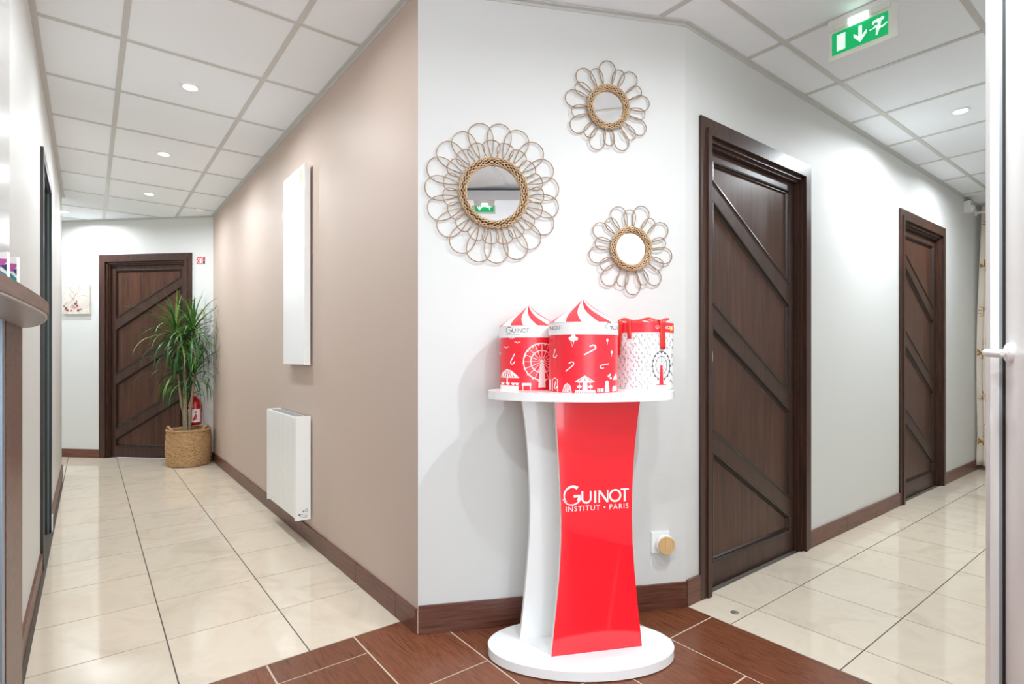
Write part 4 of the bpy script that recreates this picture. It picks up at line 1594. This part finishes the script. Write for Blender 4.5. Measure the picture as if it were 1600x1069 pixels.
sd = thing('smoke_detector', 'small round white smoke detector beside the far pink corner', 'smoke detector', (0.885, 6.23, ZC))
MB().lathe([(0, 0.0), (0.05, 0.0), (0.052, -0.008), (0.046, -0.022), (0, -0.022)], 32).build('detector_base', WHITEP, sd, smooth=40)
MB().lathe([(0.03, -0.022), (0.028, -0.034), (0.02, -0.038), (0, -0.038)], 28).build('sensor_head', WHITEP, sd, smooth=40)

md = thing('motion_detector', 'white box motion detector high on right wall beside the curtain', 'motion detector', (6.40, YR, 2.415))
MB().box(-0.04, -0.05, 0, 0.04, 0, 0.105, 0.008, 2).build('case', WHITEP, md, smooth=40)
m = MB().lathe([(0, 0.03), (0.018, 0.026), (0.028, 0.014), (0.031, 0)], 20)
m.xform(Matrix.Rotation(radians(90), 4, 'X'))
m.build('lens', WHITEP, md, (-0.005, -0.045, 0.036), smooth=50)
for x_ in (-0.02, 0.015):
    m = MB().lathe([(0, 0.002), (0.004, 0.002), (0.004, 0)], 10)
    m.xform(Matrix.Rotation(radians(90), 4, 'X'))
    m.build('indicator', BLACKP, md, (x_, -0.05, 0.085))
MB().box(-0.041, -0.051, 0.1045, 0.041, 0, 0.109).build('top_cap', BLACKP, md)

# ------------------------------------------------------------------ curtain
rod = thing('curtain_rod', 'white curtain rod near the ceiling of the right corridor', 'curtain rod', (6.75, YR, 2.47))
m = MB().tube([(0, -0.012, 0), (0, -1.49, 0)], 0.014, 12)
m.build('rod', WHITEP, rod, smooth=50)
for y_ in (0.0, -1.498):
    m = MB().lathe([(0, 0.012), (0.03, 0.012), (0.03, 0), (0, 0)], 20)
    m.xform(Matrix.Rotation(radians(90), 4, 'X'))
    m.build('end_bracket', WHITEP, rod, (0, y_, 0), smooth=40)
cu = thing('curtain', 'cream curtain with gold palm leaf print at end of right corridor', 'curtain', (6.75, 0, 0))


def cur(s, z):
    """surface of the gathered curtain: s along the cloth"""
    y = 1.392 - 0.30 * s
    f = 0.4 + 0.6 * min(1, (2.45 - z) / 0.5)
    wob = 0.010 * sin(3.1 * z + 8 * s)
    bot = 0.02 * max(0, 0.35 - z) / 0.35
    return Vector((-0.032 * f * cos(2 * pi * s * 6.0) - 0.004 + wob, y + 0.012 * sin(2 * pi * s * 6.0 * 2) + 0.016 * sin(1.8 * z) + bot, z))


m = MB()
ns_, nz_ = 120, 40
V = [[m.bm.verts.new(cur(i / ns_ * 1.6, 0.05 + (2.535 - 0.05) * j / nz_)) for j in range(nz_ + 1)] for i in range(ns_ + 1)]
for i in range(ns_):
    for j in range(nz_):
        m._face((V[i][j], V[i + 1][j], V[i + 1][j + 1], V[i][j + 1]))
o = cloth = m.build('cloth', CURTAIN, cu, smooth=80, normals=False)
o.modifiers.new('thickness', 'SOLIDIFY').thickness = 0.0015
rnd = random.Random(9)
for i in range(9):
    for j in range(6):
        s0 = 0.06 + 0.18 * i + (0.09 if j % 2 else 0)
        z0_ = 0.25 + 0.42 * j + 0.12 * (i % 2)
        if s0 > 1.5 or z0_ > 2.4:
            continue
        pr = Print(lambda a, b: tuple(cur(a, b) + Vector((-0.0022, 0, 0))), 10.0)
        a0 = rnd.uniform(-40, 40)
        for kx in range(9):
            a = radians(a0 + 90 + (kx - 4) * 22)
            ln_ = 0.10 * (1 - 0.05 * abs(kx - 4))
            c_, s_2 = cos(a), sin(a)
            pr.line([(s0 + 0.02 * c_ * 1.6, z0_ + 0.02 * s_2), (s0 + ln_ * c_ * 1.6, z0_ + ln_ * s_2)], 0.016, 0.004, 4)
        pr.build('gold_palm_leaf', GOLD, cloth)

sw = thing('corridor_socket', 'small white wall socket low beside the curtain', 'socket', (6.835, YR, 0.31))
MB().box(-0.04, -0.009, -0.05, 0.04, 0, 0.05, 0.003, 2).build('face_plate', GREYRUB, sw)
MB().box(-0.024, -0.012, -0.034, 0.024, -0.008, 0.034, 0.002).build('insert', WHITEP, sw)

# ------------------------------------------------------------------ counter at the left edge
ct = thing('reception_counter', 'walnut-edged rounded counter top at the left edge', 'counter', (0, 0, 0))
edge = [(-0.182, 2.29), (-0.168, 2.275), (-0.146, 2.23), (-0.128, 2.16), (-0.110, 2.05), (-0.096, 1.93), (-0.083, 1.80), (-0.074, 1.68), (-0.068, 1.56), (-0.068, 1.46), (-0.072, 1.36),
        (-0.078, 1.24), (-0.085, 1.12), (-0.094, 1.00), (-0.112, 0.86), (-0.145, 0.75), (-0.20, 0.66), (-0.28, 0.60), (-0.40, 0.57), (-0.75, 0.56), (-0.75, 1.925), (-0.182, 1.925)]
curve, rest = edge[:20], edge[20:]
for _ in range(2):          # round the corners of the curved front
    nc = [curve[0]]
    for p, q in zip(curve, curve[1:]):
        nc += [(p[0] * .75 + q[0] * .25, p[1] * .75 + q[1] * .25), (p[0] * .25 + q[0] * .75, p[1] * .25 + q[1] * .75)]
    curve = nc + [curve[-1]]
edge = curve + rest
MB().prism(edge, 1.188, 1.212, 0.0).build('counter_top', COUNTERW, ct, smooth=30)
ctr = (-0.4, 1.3)
e2 = [(x_ + 0.0035 * (ctr[0] - x_) / hypot(ctr[0] - x_, ctr[1] - y_), y_ + 0.0035 * (ctr[1] - y_) / hypot(ctr[0] - x_, ctr[1] - y_)) for x_, y_ in edge]
e2[0] = (-0.182, 2.285)
e2[-1] = (-0.182, 1.93)
MB().prism(e2, 1.1855, 1.1885).build('edge_band', WHITEP, ct)
e3 = [(x_ + 0.004 * (ctr[0] - x_) / hypot(ctr[0] - x_, ctr[1] - y_), y_ + 0.004 * (ctr[1] - y_) / hypot(ctr[0] - x_, ctr[1] - y_)) for x_, y_ in e2]
MB().prism(e3, 1.184, 1.186).build('underside', COUNTERG, ct)
MB().box(-0.182, 1.80, 0, -0.158, 2.21, 1.184, 0.001).build('side_panel', COUNTERW, ct)
MB().box(-0.182, 1.62, 0, -0.160, 1.80, 1.184, 0.002).build('steel_post', STEEL, ct)
MB().box(-0.178, 1.70, 0.0, -0.156, 1.725, 1.183, 0.002).build('post_rib', STEEL, ct)
MB().box(-0.74, 0.75, 0, -0.72, 1.9, 1.184).build('back_panel', COUNTERG, ct)
MB().box(-0.72, 1.60, 0, -0.182, 1.62, 1.184).build('cross_panel', COUNTERG, ct)


def brochure(label, x_, y_, rz, h_, w_):
    r = thing('leaflet', label, 'leaflet', (x_, y_, 1.2125), rz, 'patterned leaflets on the counter')
    card = MB().box(-w_ / 2, -0.003, 0, w_ / 2, 0.003, h_, 0.0006).build('card', PRINTW, r)
    for nm, mat, polys in (('teal_print', TEALP, [[(-.5, 0), (.5, 0), (.5, .22), (-.5, .36)], [(-.5, .52), (.1, .42), (.5, .5), (.5, .56), (-.1, .66), (-.5, .7)]]),
                           ('magenta_print', PINKP, [[(-.5, .74), (0, .7), (.5, .8), (.5, .86), (-.5, .88)]]),
                           ('navy_print', NAVYP, [[(-.5, .42), (.2, .3), (.5, .32), (.5, .38), (0, .46), (-.5, .49)], [(0, .74), (.5, .62), (.5, .76)]])):
        pr = Print(flatp(-0.0034), 1.0)
        for q in polys:
            pr.poly([(a_ * w_ * 0.98, b_ * h_) for a_, b_ in q])
        pr.build(nm, mat, card)
    return r


lr = radians(-47)
brochure('taller teal-patterned leaflet standing on the counter at left edge', -0.150, 1.625, lr, 0.113, 0.036)
brochure('shorter teal-patterned leaflet standing on the counter, nearer the wall', -0.135, 1.685, lr, 0.112, 0.024)

# small metal disc let into the floor before the first door
fs = MB().lathe([(0, 0.0), (0.017, 0.0), (0.018, 0.001), (0.015, 0.0025), (0, 0.003)], 24).build('floor_disc', METDISC, None, (2.185, 1.265, 0.0), smooth=40)
tag(fs, 'small round metal disc on the cream floor by the first door', 'floor disc')
